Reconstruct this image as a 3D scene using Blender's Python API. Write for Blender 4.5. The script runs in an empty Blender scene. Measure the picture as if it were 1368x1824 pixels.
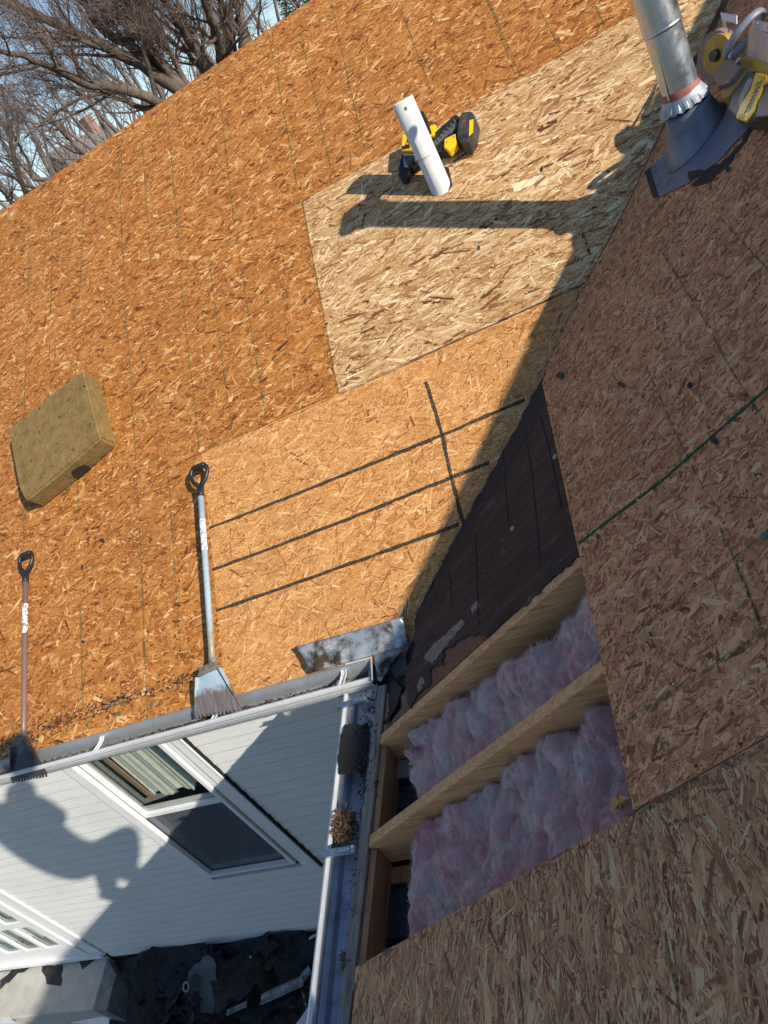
import bpy, bmesh, math, random
import numpy as np
from mathutils import Vector, Matrix
R_ = random.Random(7)
NP = np.random.default_rng(11)

# ------------------------------------------------------------------ camera
F_PX = 1213.216
ROT = np.array([[0.8831242471, 0.0908165741, -0.4602650475],
                [-0.3174053989, -0.6067854393, -0.7287422337],
                [-0.3454640021, 0.7896605475, -0.5070412633]])
CAM = np.array([1.12951599, -1.82678958, 1.83575553])
TA, TB = 0.68057427, 0.60373314            # slopes (rise per metre) of the sunlit and the shaded roof
scene = bpy.context.scene
cam_d = bpy.data.cameras.new('camera')
cam_d.sensor_fit = 'HORIZONTAL'; cam_d.sensor_width = 36.0
cam_d.lens = 36.0 * F_PX / 1368.0
cam_d.clip_start = 0.05; cam_d.clip_end = 2000
cam = bpy.data.objects.new('camera', cam_d)
scene.collection.objects.link(cam)
m = Matrix.Identity(4)
for i in range(3):
    m[i][0] = ROT[0][i]; m[i][1] = -ROT[1][i]; m[i][2] = -ROT[2][i]; m[i][3] = CAM[i]
cam.matrix_world = m
scene.camera = cam

# ------------------------------------------------------------------ light
SUN = Vector((1.0, -0.535, 0.59)).normalized()
world = bpy.data.worlds.new('World'); scene.world = world; world.use_nodes = True
wn = world.node_tree.nodes; wl = world.node_tree.links
wn.clear()
sky = wn.new('ShaderNodeTexSky'); sky.sky_type = 'NISHITA'; sky.sun_disc = False
sky.sun_elevation = math.asin(SUN.z); sky.sun_rotation = math.atan2(SUN.x, SUN.y)
sky.air_density = 1.0; sky.dust_density = 0.2; sky.ozone_density = 3.0
bg = wn.new('ShaderNodeBackground'); bg.inputs[1].default_value = 0.11
wo = wn.new('ShaderNodeOutputWorld')
wl.new(sky.outputs[0], bg.inputs[0]); wl.new(bg.outputs[0], wo.inputs[0])
sun_d = bpy.data.lights.new('sun', 'SUN'); sun_d.energy = 4.5; sun_d.angle = math.radians(0.5)
sun_d.color = (1.0, 0.93, 0.82)
sun = bpy.data.objects.new('sun', sun_d); scene.collection.objects.link(sun)
sun.rotation_euler = SUN.to_track_quat('Z', 'Y').to_euler()
scene.view_settings.view_transform = 'Standard'; scene.view_settings.look = 'None'
scene.view_settings.exposure = 0.42; scene.view_settings.gamma = 1.0

# ------------------------------------------------------------------ helpers
COL = scene.collection
HA, HB = math.hypot(1, TA), math.hypot(1, TB)
NA = Vector((0, -TA, 1)).normalized(); NB = Vector((-TB, 0, 1)).normalized()

def ray(px, py):
    v = ROT.T @ np.array([(px - 684) / F_PX, (py - 912) / F_PX, 1.0]); return v / np.linalg.norm(v)
def hit(px, py, n, c):
    v = ray(px, py); n = np.array(n, float); t = (c - n @ CAM) / (n @ v); return Vector(CAM + t * v)
def PA(px, py, h=0.0): return hit(px, py, (0, -TA, 1), h * HA)      # measured point on the sunlit roof
def PB(px, py, h=0.0): return hit(px, py, (-TB, 0, 1), h * HB)      # measured point on the shaded roof
def PW(px, py, y=0.25): return hit(px, py, (0, 1, 0), y)             # on the sided wall
def PZ(px, py, z): return hit(px, py, (0, 0, 1), z)
def FAR(px, py, d): return Vector(CAM + ray(px, py) * d)
def SA(x, s, h=0.0): return Vector((x, s / HA, s / HA * TA)) + NA * h   # x along eave, s up the slope
def SB(s, y, h=0.0): return Vector((s / HB, y, s / HB * TB)) + NB * h

def tag(o, label=None, cat=None, group=None, kind=None):
    if label: o['label'] = label
    if cat: o['category'] = cat
    if group: o['group'] = group
    if kind: o['kind'] = kind
    return o
def empty(name, loc, label=None, cat=None, group=None, kind=None):
    o = bpy.data.objects.new(name, None); COL.objects.link(o); o.location = loc
    o.empty_display_size = 0.05
    return tag(o, label, cat, group, kind)
def world_loc(p):
    v = Vector(p.location)
    return v + p.matrix_parent_inverse.translation + world_loc(p.parent) if p.parent is not None else v
def link(name, me, mat=None, parent=None, smooth=False):
    """mesh data is in world coordinates; parented objects keep it so"""
    o = bpy.data.objects.new(name, me); COL.objects.link(o)
    if mat is not None:
        for mm in (mat if isinstance(mat, (list, tuple)) else [mat]): me.materials.append(mm)
    if smooth:
        me.polygons.foreach_set('use_smooth', [True] * len(me.polygons))
    if parent is not None:
        o.parent = parent
        o.matrix_parent_inverse = Matrix.Translation(-world_loc(parent))
    return o
def mesh_py(name, V, Fc, mat=None, parent=None, smooth=False):
    me = bpy.data.meshes.new(name); me.from_pydata([tuple(v) for v in V], [], Fc); me.update()
    return link(name, me, mat, parent, smooth)
def bm_obj(name, bm, mat=None, parent=None, smooth=False, bevel=0):
    bmesh.ops.recalc_face_normals(bm, faces=bm.faces[:])
    if bevel: bmesh.ops.bevel(bm, geom=bm.edges[:], offset=bevel, segments=2, affect='EDGES', profile=0.5)
    me = bpy.data.meshes.new(name); bm.to_mesh(me); bm.free()
    return link(name, me, mat, parent, smooth)
def prism(bm, pts, vec):
    """closed prism: polygon pts (world) extruded by vec"""
    a = [bm.verts.new(p) for p in pts]; b = [bm.verts.new(Vector(p) + vec) for p in pts]
    n = len(pts)
    bm.faces.new(a[::-1]); bm.faces.new(b)
    for i in range(n):
        j = (i + 1) % n; bm.faces.new((a[i], a[j], b[j], b[i]))
def box(bm, c, sx, sy, sz, X=Vector((1, 0, 0)), Y=Vector((0, 1, 0)), Z=Vector((0, 0, 1))):
    c = Vector(c); p = []
    for k in (-.5, .5):
        for i, j in ((-.5, -.5), (.5, -.5), (.5, .5), (-.5, .5)):
            p.append(bm.verts.new(c + X * sx * i + Y * sy * j + Z * sz * k))
    for f in ((3, 2, 1, 0), (4, 5, 6, 7), (0, 1, 5, 4), (1, 2, 6, 5), (2, 3, 7, 6), (3, 0, 4, 7)):
        bm.faces.new([p[i] for i in f])
def frame_of(d):
    d = d.normalized(); u = d.cross(Vector((0, 0, 1)))
    if u.length < 1e-3: u = d.cross(Vector((0, 1, 0)))
    u.normalize(); return u, d.cross(u).normalized()
def tube(bm, pts, rad, n=10, caps=True, sq=1.0):
    pts = [Vector(p) for p in pts]; rings = []
    if not isinstance(rad, (list, tuple)): rad = [rad] * len(pts)
    u, v = frame_of(pts[-1] - pts[0] if (pts[-1] - pts[0]).length > 1e-6 else pts[1] - pts[0])
    for i, p in enumerate(pts):
        d = (pts[min(i + 1, len(pts) - 1)] - pts[max(i - 1, 0)]).normalized()
        u = (u - d * u.dot(d)).normalized(); v = d.cross(u).normalized()
        rings.append([bm.verts.new(p + (u * math.cos(2 * math.pi * k / n) + v * math.sin(2 * math.pi * k / n) * sq) * rad[i]) for k in range(n)])
    for a, b in zip(rings, rings[1:]):
        for k in range(n): bm.faces.new((a[k], a[(k + 1) % n], b[(k + 1) % n], b[k]))
    if caps: bm.faces.new(rings[0][::-1]); bm.faces.new(rings[-1])
    return rings
def sweep(bm, prof, a, b, closed=False):
    """profile points given as functions of position: prof is a list of offset Vectors, swept from a to b"""
    a = Vector(a); b = Vector(b)
    r0 = [bm.verts.new(a + p) for p in prof]; r1 = [bm.verts.new(b + p) for p in prof]
    n = len(prof)
    for i in range(n if closed else n - 1):
        j = (i + 1) % n; bm.faces.new((r0[i], r0[j], r1[j], r1[i]))
    if closed: bm.faces.new(r0[::-1]); bm.faces.new(r1)
def solidify(o, t, off=-1):
    md = o.modifiers.new('thick', 'SOLIDIFY'); md.thickness = t; md.offset = off; return o

# ------------------------------------------------------------------ materials
class NT:
    def __init__(s, name, rough=0.7, metal=0.0, spec=0.5):
        s.m = bpy.data.materials.new(name); s.m.use_nodes = True
        s.n = s.m.node_tree.nodes; s.l = s.m.node_tree.links
        s.b = s.n['Principled BSDF']; s.b.inputs['Roughness'].default_value = rough
        s.b.inputs['Metallic'].default_value = metal; s.b.inputs['Specular IOR Level'].default_value = spec
    def new(s, t, **kw):
        x = s.n.new(t)
        for k, v in kw.items(): setattr(x, k, v)
        return x
    def geo(s): return s.new('ShaderNodeNewGeometry').outputs['Position']
    def noise(s, vec, scale, det=4, rough=.55, dist=0.0, out='Fac'):
        x = s.new('ShaderNodeTexNoise'); x.inputs['Scale'].default_value = scale; x.inputs['Detail'].default_value = det
        x.inputs['Roughness'].default_value = rough; x.inputs['Distortion'].default_value = dist
        s.l.new(vec, x.inputs['Vector']); return x.outputs[out]
    def mapping(s, vec, scale=(1, 1, 1), rot=(0, 0, 0), loc=(0, 0, 0)):
        x = s.new('ShaderNodeMapping'); x.inputs['Scale'].default_value = scale; x.inputs['Rotation'].default_value = rot
        x.inputs['Location'].default_value = loc; s.l.new(vec, x.inputs['Vector']); return x.outputs[0]
    def ramp(s, fac, stops, interp='LINEAR'):
        x = s.new('ShaderNodeValToRGB'); x.color_ramp.interpolation = interp; e = x.color_ramp.elements
        while len(e) > 1: e.remove(e[0])
        e[0].position = stops[0][0]; e[0].color = (*stops[0][1], 1) if len(stops[0][1]) == 3 else stops[0][1]
        for p, c in stops[1:]:
            q = e.new(p); q.color = (*c, 1) if len(c) == 3 else c
        s.l.new(fac, x.inputs[0]); return x.outputs[0]
    def math(s, op, a, b=None, clamp=False):
        x = s.new('ShaderNodeMath', operation=op, use_clamp=clamp)
        for i, v in enumerate((a, b)):
            if v is None: continue
            if isinstance(v, (int, float)): x.inputs[i].default_value = v
            else: s.l.new(v, x.inputs[i])
        return x.outputs[0]
    def mix(s, fac, a, b, mode='MIX'):
        x = s.new('ShaderNodeMix', data_type='RGBA', blend_type=mode)
        for sock, v in ((x.inputs[0], fac), (x.inputs[6], a), (x.inputs[7], b)):
            if isinstance(v, (int, float)): sock.default_value = v
            elif isinstance(v, tuple): sock.default_value = (*v, 1) if len(v) == 3 else v
            else: s.l.new(v, sock)
        return x.outputs[2]
    def col(s, v):
        if isinstance(v, tuple): s.b.inputs['Base Color'].default_value = (*v, 1)
        else: s.l.new(v, s.b.inputs['Base Color'])
        return s
    def bump(s, h, strength=.3, dist=.002):
        x = s.new('ShaderNodeBump'); x.inputs['Strength'].default_value = strength; x.inputs['Distance'].default_value = dist
        s.l.new(h, x.inputs['Height']); s.l.new(x.outputs[0], s.b.inputs['Normal']); return s
    def alpha(s, f): s.l.new(f, s.b.inputs['Alpha']); return s
    def roughness(s, f): s.l.new(f, s.b.inputs['Roughness']); return s
G3 = lambda v: (v, v, v)

def simple(name, c, rough=.6, metal=0, var=.15, scale=30, bump=0.15, spec=.5, bd=.001):
    t = NT(name, rough, metal, spec); n = t.noise(t.geo(), scale, 5)
    lo = tuple(x * (1 - var) for x in c); hi = tuple(min(1, x * (1 + var)) for x in c)
    t.col(t.ramp(n, [(.3, lo), (.7, hi)]))
    if bump: t.bump(t.noise(t.geo(), scale * 4, 3), bump, bd)
    return t.m

def strand_mat(name, stops, dark=.55):
    """wood strands: colour picked per strand, grain along it"""
    t = NT(name, .62, 0, .3)
    a = t.new('ShaderNodeAttribute', attribute_name='rnd'); f = a.outputs['Fac']
    u = t.new('ShaderNodeAttribute', attribute_name='fuv'); uv = u.outputs['Vector']
    base = t.ramp(f, stops)
    comb = t.mapping(uv, (14, 420, 1))
    off = t.new('ShaderNodeVectorMath', operation='ADD'); t.l.new(comb, off.inputs[0])
    sc = t.math('MULTIPLY', f, 937.0); cx = t.new('ShaderNodeCombineXYZ'); t.l.new(sc, cx.inputs[2]); t.l.new(cx.outputs[0], off.inputs[1])
    g = t.noise(off.outputs[0], 1.0, 3, .6)
    mul = t.ramp(g, [(.25, G3(dark)), (.5, G3(.95)), (.8, G3(1.18))])
    c = t.mix(1.0, base, mul, 'MULTIPLY')
    big = t.noise(t.geo(), 1.6, 4)
    c = t.mix(.35, c, t.ramp(big, [(.3, G3(.72)), (.7, G3(1.15))]), 'MULTIPLY')
    t.col(c); t.bump(g, .35, .0006); return t.m
def osb_base(name, stops):
    """sheet body below and beyond the modelled strands: crossed layers of stretched cells"""
    t = NT(name, .65, 0, .3); P = t.geo(); c = None
    for i, (ang, sl, sw) in enumerate(((.2, 22, 110), (-.5, 26, 120), (.9, 24, 95), (-1.2, 30, 120), (.05, 18, 85))):
        # both roofs: use position rotated about Z only, the slope stretches it slightly
        v = t.mapping(P, (sl, sw, sw * .3), (0, 0, ang), (i * 3.1, i * 1.7, 0))
        x = t.new('ShaderNodeTexVoronoi', feature='F1'); x.inputs['Scale'].default_value = 1; t.l.new(v, x.inputs['Vector'])
        s = t.new('ShaderNodeSeparateColor'); t.l.new(x.outputs['Color'], s.inputs[0])
        cc = t.ramp(s.outputs[0], stops)
        if c is None: c = cc
        else: c = t.mix(t.math('GREATER_THAN', s.outputs[1], .55), c, cc)
    t.col(c); t.bump(t.noise(P, 160, 4), .4, .001); return t.m

ORANGE = [(0, (0.113, 0.031, 0.008)), (0.06, (0.206, 0.065, 0.014)), (0.25, (0.371, 0.13, 0.028)), (0.6, (0.484, 0.186, 0.04)), (0.86, (0.567, 0.251, 0.066)), (0.95, (0.7, 0.39, 0.144)), (1, (0.824, 0.537, 0.249))]
YELLOW = [(0, (0.216, 0.068, 0.02)), (0.05, (0.367, 0.146, 0.043)), (0.3, (0.573, 0.256, 0.075)), (0.65, (0.67, 0.319, 0.102)), (0.9, (0.768, 0.42, 0.158)), (1, (0.886, 0.565, 0.284))]
LIGHT = [(0, (0.103, 0.034, 0.016)), (0.05, (0.227, 0.082, 0.032)), (0.16, (0.391, 0.184, 0.068)), (0.38, (0.536, 0.301, 0.126)), (0.68, (0.639, 0.398, 0.18)), (0.88, (0.762, 0.543, 0.288)), (1, (0.886, 0.718, 0.45))]
GREYB = [(0, (0.168, 0.051, 0.022)), (0.12, (0.35, 0.114, 0.048)), (0.35, (0.572, 0.229, 0.096)), (0.7, (0.701, 0.312, 0.135)), (0.9, (0.83, 0.403, 0.187)), (1, (0.712, 0.507, 0.263))]
GREYL = [(0, (0.141, 0.047, 0.023)), (0.12, (0.317, 0.12, 0.054)), (0.35, (0.493, 0.231, 0.1)), (0.7, (0.623, 0.315, 0.141)), (0.9, (0.763, 0.427, 0.2)), (1, (0.629, 0.465, 0.245))]
TONES = dict(orange=ORANGE, yellow=YELLOW, light=LIGHT, greyb=GREYB, greyl=GREYL)
STR = {k: strand_mat('strands_' + k, v, .72 if 'grey' in k else .55) for k, v in TONES.items()}
def deep(st): return [(p, tuple(x * .55 for x in c)) for p, c in st]
BASE = {k: osb_base('osb_' + k, v) for k, v in TONES.items()}

def metal_mat(name, c, rough=.35, metal=1.0, dirt=.3, dirtc=(.10, .08, .06), scale=18, band=(.5, .75)):
    t = NT(name, rough, metal); n = t.noise(t.geo(), scale, 6, .65)
    base = t.ramp(t.noise(t.geo(), scale * .4, 3), [(.3, tuple(x * .85 for x in c)), (.7, c)])
    t.col(t.mix(t.ramp(n, [(band[0], G3(0)), (band[1], G3(dirt))]), base, dirtc))
    t.roughness(t.ramp(n, [(.3, G3(rough * .8)), (.75, G3(min(1, rough * 1.8)))]))
    t.bump(t.noise(t.geo(), scale * .6, 3), .25, .003); return t.m
M_galv = metal_mat('galvanised_steel', (.58, .64, .68), .30, 1, .25, (.25, .25, .24))
M_galvd = metal_mat('weathered_galvanised', (.36, .40, .45), .42, .85, .5, (.13, .12, .11))
M_alu = metal_mat('white_gutter_aluminium', (.72, .73, .72), .38, .15, .35, (.35, .33, .28))
M_gutin = metal_mat('gutter_inside', (.50, .55, .60), .45, .35, .75, (.16, .15, .13), 26)
M_flash = metal_mat('old_flashing', (.62, .64, .64), .42, .55, 1, (.06, .04, .028), 9, (.42, .58))
M_steel = metal_mat('bare_steel', (.55, .58, .62), .3, 1, .2)
M_black = simple('black_plastic', (.018, .018, .020), .42, var=.3, scale=60)
M_grip = simple('grey_grip', (.10, .095, .09), .6, var=.3)
M_yel = simple('yellow_plastic', (.90, .52, .012), .38, var=.06, scale=40, bump=.05)
M_pvc = simple('white_pvc', (.70, .68, .63), .38, var=.10, scale=22, bump=.04)
M_red = simple('red_print', (.5, .02, .02), .5)
M_white = simple('white_print', (.75, .75, .72), .5, var=.1, scale=200)

def siding_mat():
    t = NT('white_vinyl_siding', .48, 0, .4); P = t.geo()
    g = t.noise(t.mapping(P, (1.2, 1, 26)), 6, 5, .7)
    c = t.ramp(g, [(.25, (.60, .60, .57)), (.5, (.73, .73, .70)), (.8, (.78, .78, .755))])
    d = t.noise(P, 2.2, 5, .6)
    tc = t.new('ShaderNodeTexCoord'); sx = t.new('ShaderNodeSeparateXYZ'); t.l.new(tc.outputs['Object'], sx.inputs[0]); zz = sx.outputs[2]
    lap = t.math('ADD', t.math('GREATER_THAN', zz, .0835), t.math('LESS_THAN', zz, .0028), True)     # lap shadow lines painted in, together with grime
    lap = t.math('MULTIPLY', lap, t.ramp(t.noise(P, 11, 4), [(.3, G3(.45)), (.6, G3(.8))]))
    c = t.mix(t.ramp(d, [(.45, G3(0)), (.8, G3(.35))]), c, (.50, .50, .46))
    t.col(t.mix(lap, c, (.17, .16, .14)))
    t.bump(g, .25, .0015); return t.m
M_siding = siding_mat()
M_trim = simple('white_trim', (.76, .76, .74), .4, var=.05, scale=9, bump=.05)
def lumber(name, c1, c2, ax=0, dirt=0.0):
    t = NT(name, .6, 0, .3); P = t.geo()
    sc = [40, 40, 40]; sc[ax] = 2.2
    if ax == 0: sc = [3, 42, 60]
    w = t.noise(t.mapping(P, tuple(sc), (0, math.atan(TB) if ax == 0 else 0, 0)), 1.6, 5, .6, 1.2)
    c = t.ramp(w, [(.3, c1), (.55, c2), (.75, tuple(min(1, x * 1.12) for x in c2))])
    k = t.noise(P, 7, 6, .7)
    c = t.mix(t.ramp(k, [(.58, G3(0)), (.72, G3(dirt))]), c, (.05, .035, .025))
    t.col(c); t.bump(w, .3, .001); return t.m
M_raft = lumber('rafter_lumber', (.42, .20, .08), (.74, .40, .175), 0, .45)
M_raftd = lumber('old_brown_lumber', (.24, .11, .045), (.42, .215, .10), 1, .6)
M_greyw = lumber('weathered_lumber', (.10, .085, .07), (.30, .26, .20), 1, .95)
M_plate = lumber('dusty_board', (.16, .15, .14), (.28, .27, .25), 1, .8)
def felt_mat():
    t = NT('old_brown_felt', .75, 0, .3); P = t.geo()
    v = t.mapping(P, (1.5, 9, 1.5), (0, 0, .12))
    n = t.noise(v, 3, 6, .6, .6); b = t.noise(P, 9, 6, .7)
    c = t.ramp(n, [(.25, (.014, .010, .010)), (.5, (.036, .025, .022)), (.75, (.10, .062, .044))])
    c = t.mix(t.ramp(b, [(.62, G3(0)), (.72, G3(.55))]), c, (.20, .15, .12))
    sp = t.noise(P, 90, 2); c = t.mix(t.ramp(sp, [(.70, G3(0)), (.74, G3(.9))]), c, (.25, .21, .17))
    t.col(c); t.bump(n, .5, .004); return t.m
M_felt = felt_mat()
M_ply = lumber('stained_plywood', (.045, .025, .018), (.17, .085, .05), 0, 1.0)
M_tar = simple('black_tar', (.012, .012, .013), .75, var=.5, scale=50, bump=.6, bd=.004)
M_scrap = simple('dark_felt_scrap', (.022, .023, .027), .8, var=.6, scale=12, bump=.5, bd=.004)
M_scrapb = simple('shingle_scrap', (.026, .028, .033), .9, var=.5, scale=60, bump=.8, bd=.003)
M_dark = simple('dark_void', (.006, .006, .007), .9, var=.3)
M_mesh = simple('vent_screen', (.03, .033, .04), .6, 0.3, var=.4, scale=120)
M_debris = simple('leaf_debris', (.085, .055, .032), .9, var=.7, scale=90, bump=1, bd=.006)
M_nest = simple('dead_leaf_fibre', (.13, .07, .035), .9, var=.5, scale=70)
def glass_mat(name, tint, dark=.0):
    t = NT(name, .03, 0, .5); t.b.inputs['Transmission Weight'].default_value = 0
    out = t.n['Material Output']; gl = t.new('ShaderNodeBsdfGlossy'); gl.inputs['Roughness'].default_value = .02
    gl.inputs['Color'].default_value = (.8, .9, 1, 1)
    tr = t.new('ShaderNodeBsdfTransparent'); tr.inputs[0].default_value = (*tint, 1)
    fr = t.new('ShaderNodeLayerWeight'); fr.inputs[0].default_value = .5
    mx = t.new('ShaderNodeMixShader'); t.l.new(t.math('ADD', t.math('MULTIPLY', t.math('POWER', fr.outputs['Facing'], 4.0), .7), .05), mx.inputs[0]); t.l.new(tr.outputs[0], mx.inputs[1]); t.l.new(gl.outputs[0], mx.inputs[2])
    if dark:      # woven insect screen in front of the glass
        df = t.new('ShaderNodeBsdfDiffuse'); df.inputs[0].default_value = (.30, .33, .37, 1); m3 = t.new('ShaderNodeMixShader'); m3.inputs[0].default_value = dark
        t.l.new(mx.outputs[0], m3.inputs[1]); t.l.new(df.outputs[0], m3.inputs[2]); t.l.new(m3.outputs[0], out.inputs[0])
    else: t.l.new(mx.outputs[0], out.inputs[0])
    return t.m
M_glass = glass_mat('window_glass', (.90, .92, .90))
M_screen = glass_mat('screened_glass', (.62, .64, .66), .22)
M_curt = simple('curtain_cloth', (.62, .62, .54), .8, var=.1, scale=20)
M_curtb = simple('tan_curtain_edge', (.33, .22, .15), .8, var=.1, scale=20)

def ins_mat():
    t = NT('pink_fibreglass', .95, 0, .1); P = t.geo()
    n = t.noise(P, 7, 6, .65, .8); m2 = t.noise(P, 26, 5, .7, .6)
    c = t.ramp(n, [(.30, (.86, .74, .64)), (.42, (.96, .66, .56)), (.52, (.96, .48, .44)), (.62, (.94, .34, .32)), (.72, (.66, .18, .18))])
    c = t.mix(t.ramp(m2, [(.45, G3(.0)), (.75, G3(.42))]), c, (.96, .80, .76))
    d = t.noise(t.mapping(P, (1, 1, 1), loc=(3, 1, 2)), 5, 4)
    c = t.mix(t.ramp(d, [(.55, G3(0)), (.75, G3(.4))]), c, (.50, .46, .40))
    t.col(c); t.bump(t.noise(t.mapping(P, (1.6, .8, 1)), 70, 7, .8, 2.2), 1.0, .009)
    t.b.inputs['Sheen Weight'].default_value = .5; t.b.inputs['Sheen Roughness'].default_value = .6
    return t.m
M_ins = ins_mat()
def bark():
    t = NT('grey_bark', .9, 0, .2); P = t.geo(); n = t.noise(P, 9, 6, .7)
    t.col(t.ramp(n, [(.3, (.05, .038, .030)), (.6, (.15, .118, .095)), (.8, (.24, .195, .16))])); t.bump(n, .8, .03); return t.m
M_bark = bark()
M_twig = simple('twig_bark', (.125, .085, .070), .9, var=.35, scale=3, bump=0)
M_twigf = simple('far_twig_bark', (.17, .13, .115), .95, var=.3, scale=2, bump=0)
def mark_mat(name, c, thr=(.42, .58), scale=120, amt=.9, aniso=(1, 1, 1)):
    t = NT(name, .8, 0, .2); P = t.geo(); n = t.noise(t.mapping(P, aniso), scale, 4, .7)
    t.col(c); t.alpha(t.ramp(n, [(thr[0], G3(0)), (thr[1], G3(amt))])); return t.m
M_chalk = mark_mat('green_chalk', (.05, .13, .055), (.40, .62), 70, .75)
M_chalkd = mark_mat('dark_green_chalk', (.008, .085, .032), (.25, .50), 90, .92)
M_chalkm = mark_mat('mid_green_chalk', (.03, .11, .06), (.42, .68), 80, .62)
M_chalkf = mark_mat('faint_green_chalk', (.06, .15, .075), (.46, .70), 60, .6)
M_smear = mark_mat('asphalt_line', (.03, .035, .032), (.28, .50), 150, .85)
M_scuff = mark_mat('asphalt_scuff', (.02, .018, .018), (.50, .56), 30, .92, (1.4, 5, 1))
M_spatter = mark_mat('asphalt_spatter', (.03, .028, .02), (.60, .66), 75, .8)

# ------------------------------------------------------------------ ground, far houses
def ground_mat():
    t = NT('winter_lawn', .95, 0, .1); P = t.geo()
    t.col(t.ramp(t.noise(P, 1.2, 6, .7), [(.3, (.07, .065, .035)), (.6, (.14, .12, .07)), (.8, (.10, .09, .06))])); return t.m
GZ = -3.12
g = mesh_py('ground', [(-900, -900, GZ), (900, -900, GZ), (900, 900, GZ), (-900, 900, GZ)], [(0, 1, 2, 3)], ground_mat())
tag(g, kind='structure')

# ------------------------------------------------------------------ the house
house = empty('house', (0, 0, GZ), 'white sided house with bare wood sheathed roofs meeting in a valley', 'house')
YL, XR, ZR = -6.0, 3.6, 2.165
X_LEFT = -5.2
D1, D2, D3, DR = 1.263, 2.483, 3.703, 3.918
S_A = 0.205464; X0 = 0.004
def vx(s): return TA * (s / HA) / TB            # x of the valley at slope distance s
RIDGE = [(-6.0, 2.165), (-1.85, 2.165), (-1.35, 2.175), (-.9, 2.20), (-.24, 2.235), (.96, 2.245), (3.3, 2.25)]  # unseen ridge heights, shaped to place the shadow edge on the sunlit slope
def ridge_z(y):
    for (a, za), (b, zb) in zip(RIDGE, RIDGE[1:]):
        if y <= b: return za + (zb - za) * max(0, (y - a)) / (b - a)
    return RIDGE[-1][1]

T = .012
def in_poly(P, poly):
    x, y = P[:, 0], P[:, 1]; c = np.zeros(len(P), bool); n = len(poly)
    for i in range(n):
        x1, y1 = poly[i]; x2, y2 = poly[(i + 1) % n]
        if y1 == y2: continue
        k = ((y1 > y) != (y2 > y)) & (x < (x2 - x1) * (y - y1) / (y2 - y1) + x1); c ^= k
    return c
def strands(poly, clip, side, tone, parent, cover, ang=(0, .55), L=(.018, .085), W=(.003, .016), fine=.5):
    """flat wood strands lying over and under each other on the sheet; poly in (u, v) on the slope"""
    P = np.array(poly); lo, hi = P.min(0), P.max(0)
    lo = np.maximum(lo, clip[0:2]); hi = np.minimum(hi, clip[2:4])
    if (hi <= lo).any(): return None
    area = np.prod(hi - lo); mean = (sum(L) / 2 * .85) * (sum(W) / 2 * .8)
    n = int(area * cover / mean); nf = int(n * fine)
    l = NP.uniform(L[0], L[1], n) * NP.choice([.6, 1, 1.15], n); w = NP.uniform(W[0], W[1], n) * NP.choice([.5, .9, 1.1], n)
    big = NP.random(n) < .035; l[big] *= 1.1; w[big] *= 2.3
    lf = NP.uniform(.006, .028, nf); wf = NP.uniform(.0012, .0045, nf)
    l = np.concatenate([l, lf]); w = np.concatenate([w, wf]); n = len(l)
    order = NP.permutation(n); l = l[order]; w = w[order]
    c = lo + (hi - lo) * NP.random((n, 2))
    a = NP.normal(ang[0], ang[1], n); a = np.where(NP.random(n) < .10, NP.uniform(-1.6, 1.6, n), a)
    tpl = np.array([(-.5, -.22), (-.40, -.5), (.38, -.5), (.5, .1), (.42, .5), (-.46, .5)])
    loc = np.repeat(tpl[None], n, 0); loc[:, :, 0] += NP.normal(0, .07, (n, 6)); loc[:, :, 1] += NP.normal(0, .10, (n, 6))
    loc[:, :, 0] *= l[:, None]; loc[:, :, 1] *= w[:, None]
    ca, sa = np.cos(a)[:, None], np.sin(a)[:, None]
    def place(sc): 
        return np.stack([c[:, 0, None] + (loc[:, :, 0] * ca - loc[:, :, 1] * sa) * sc, c[:, 1, None] + (loc[:, :, 0] * sa + loc[:, :, 1] * ca) * sc], -1)
    uv = place(1.0); ok = in_poly(uv.reshape(-1, 2), poly).reshape(n, 6).all(1)
    uv2 = place(.4); ok2 = in_poly(uv2.reshape(-1, 2), poly).reshape(n, 6).all(1)
    uv[~ok] = uv2[~ok]; keep = ok | ok2
    uv = uv[keep]; loc = loc[keep]; m_ = len(uv)
    hz = NP.uniform(.0001, .0011, m_)[:, None] + NP.normal(0, .00022, (m_, 6)) + .0004
    if side == 'A':
        X = np.stack([uv[..., 0], uv[..., 1] / HA, uv[..., 1] / HA * TA], -1) + hz[..., None] * np.array(NA)
    else:
        X = np.stack([uv[..., 0] / HB, uv[..., 1], uv[..., 0] / HB * TB], -1) + hz[..., None] * np.array(NB)
    me = bpy.data.meshes.new('wood_strands'); nv = m_ * 6
    me.vertices.add(nv); me.vertices.foreach_set('co', X.reshape(-1).astype(np.float32))
    me.loops.add(nv); li = np.arange(nv, dtype=np.int32)
    if side == 'B': li = li.reshape(-1, 6)[:, ::-1].reshape(-1).copy()   # (s, y) is left handed on this slope
    me.loops.foreach_set('vertex_index', li)
    me.polygons.add(m_); me.polygons.foreach_set('loop_start', np.arange(0, nv, 6, dtype=np.int32))
    me.update(calc_edges=True)
    r = me.attributes.new('rnd', 'FLOAT', 'FACE'); r.data.foreach_set('value', NP.random(m_).astype(np.float32))
    fu = me.attributes.new('fuv', 'FLOAT_VECTOR', 'POINT')
    f3 = np.zeros((nv, 3), np.float32); f3[:, :2] = loc.reshape(-1, 2); fu.data.foreach_set('vector', f3.reshape(-1))
    o = link('wood_strands', me, STR[tone], parent); o['kind'] = 'stuff'; return o

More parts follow.
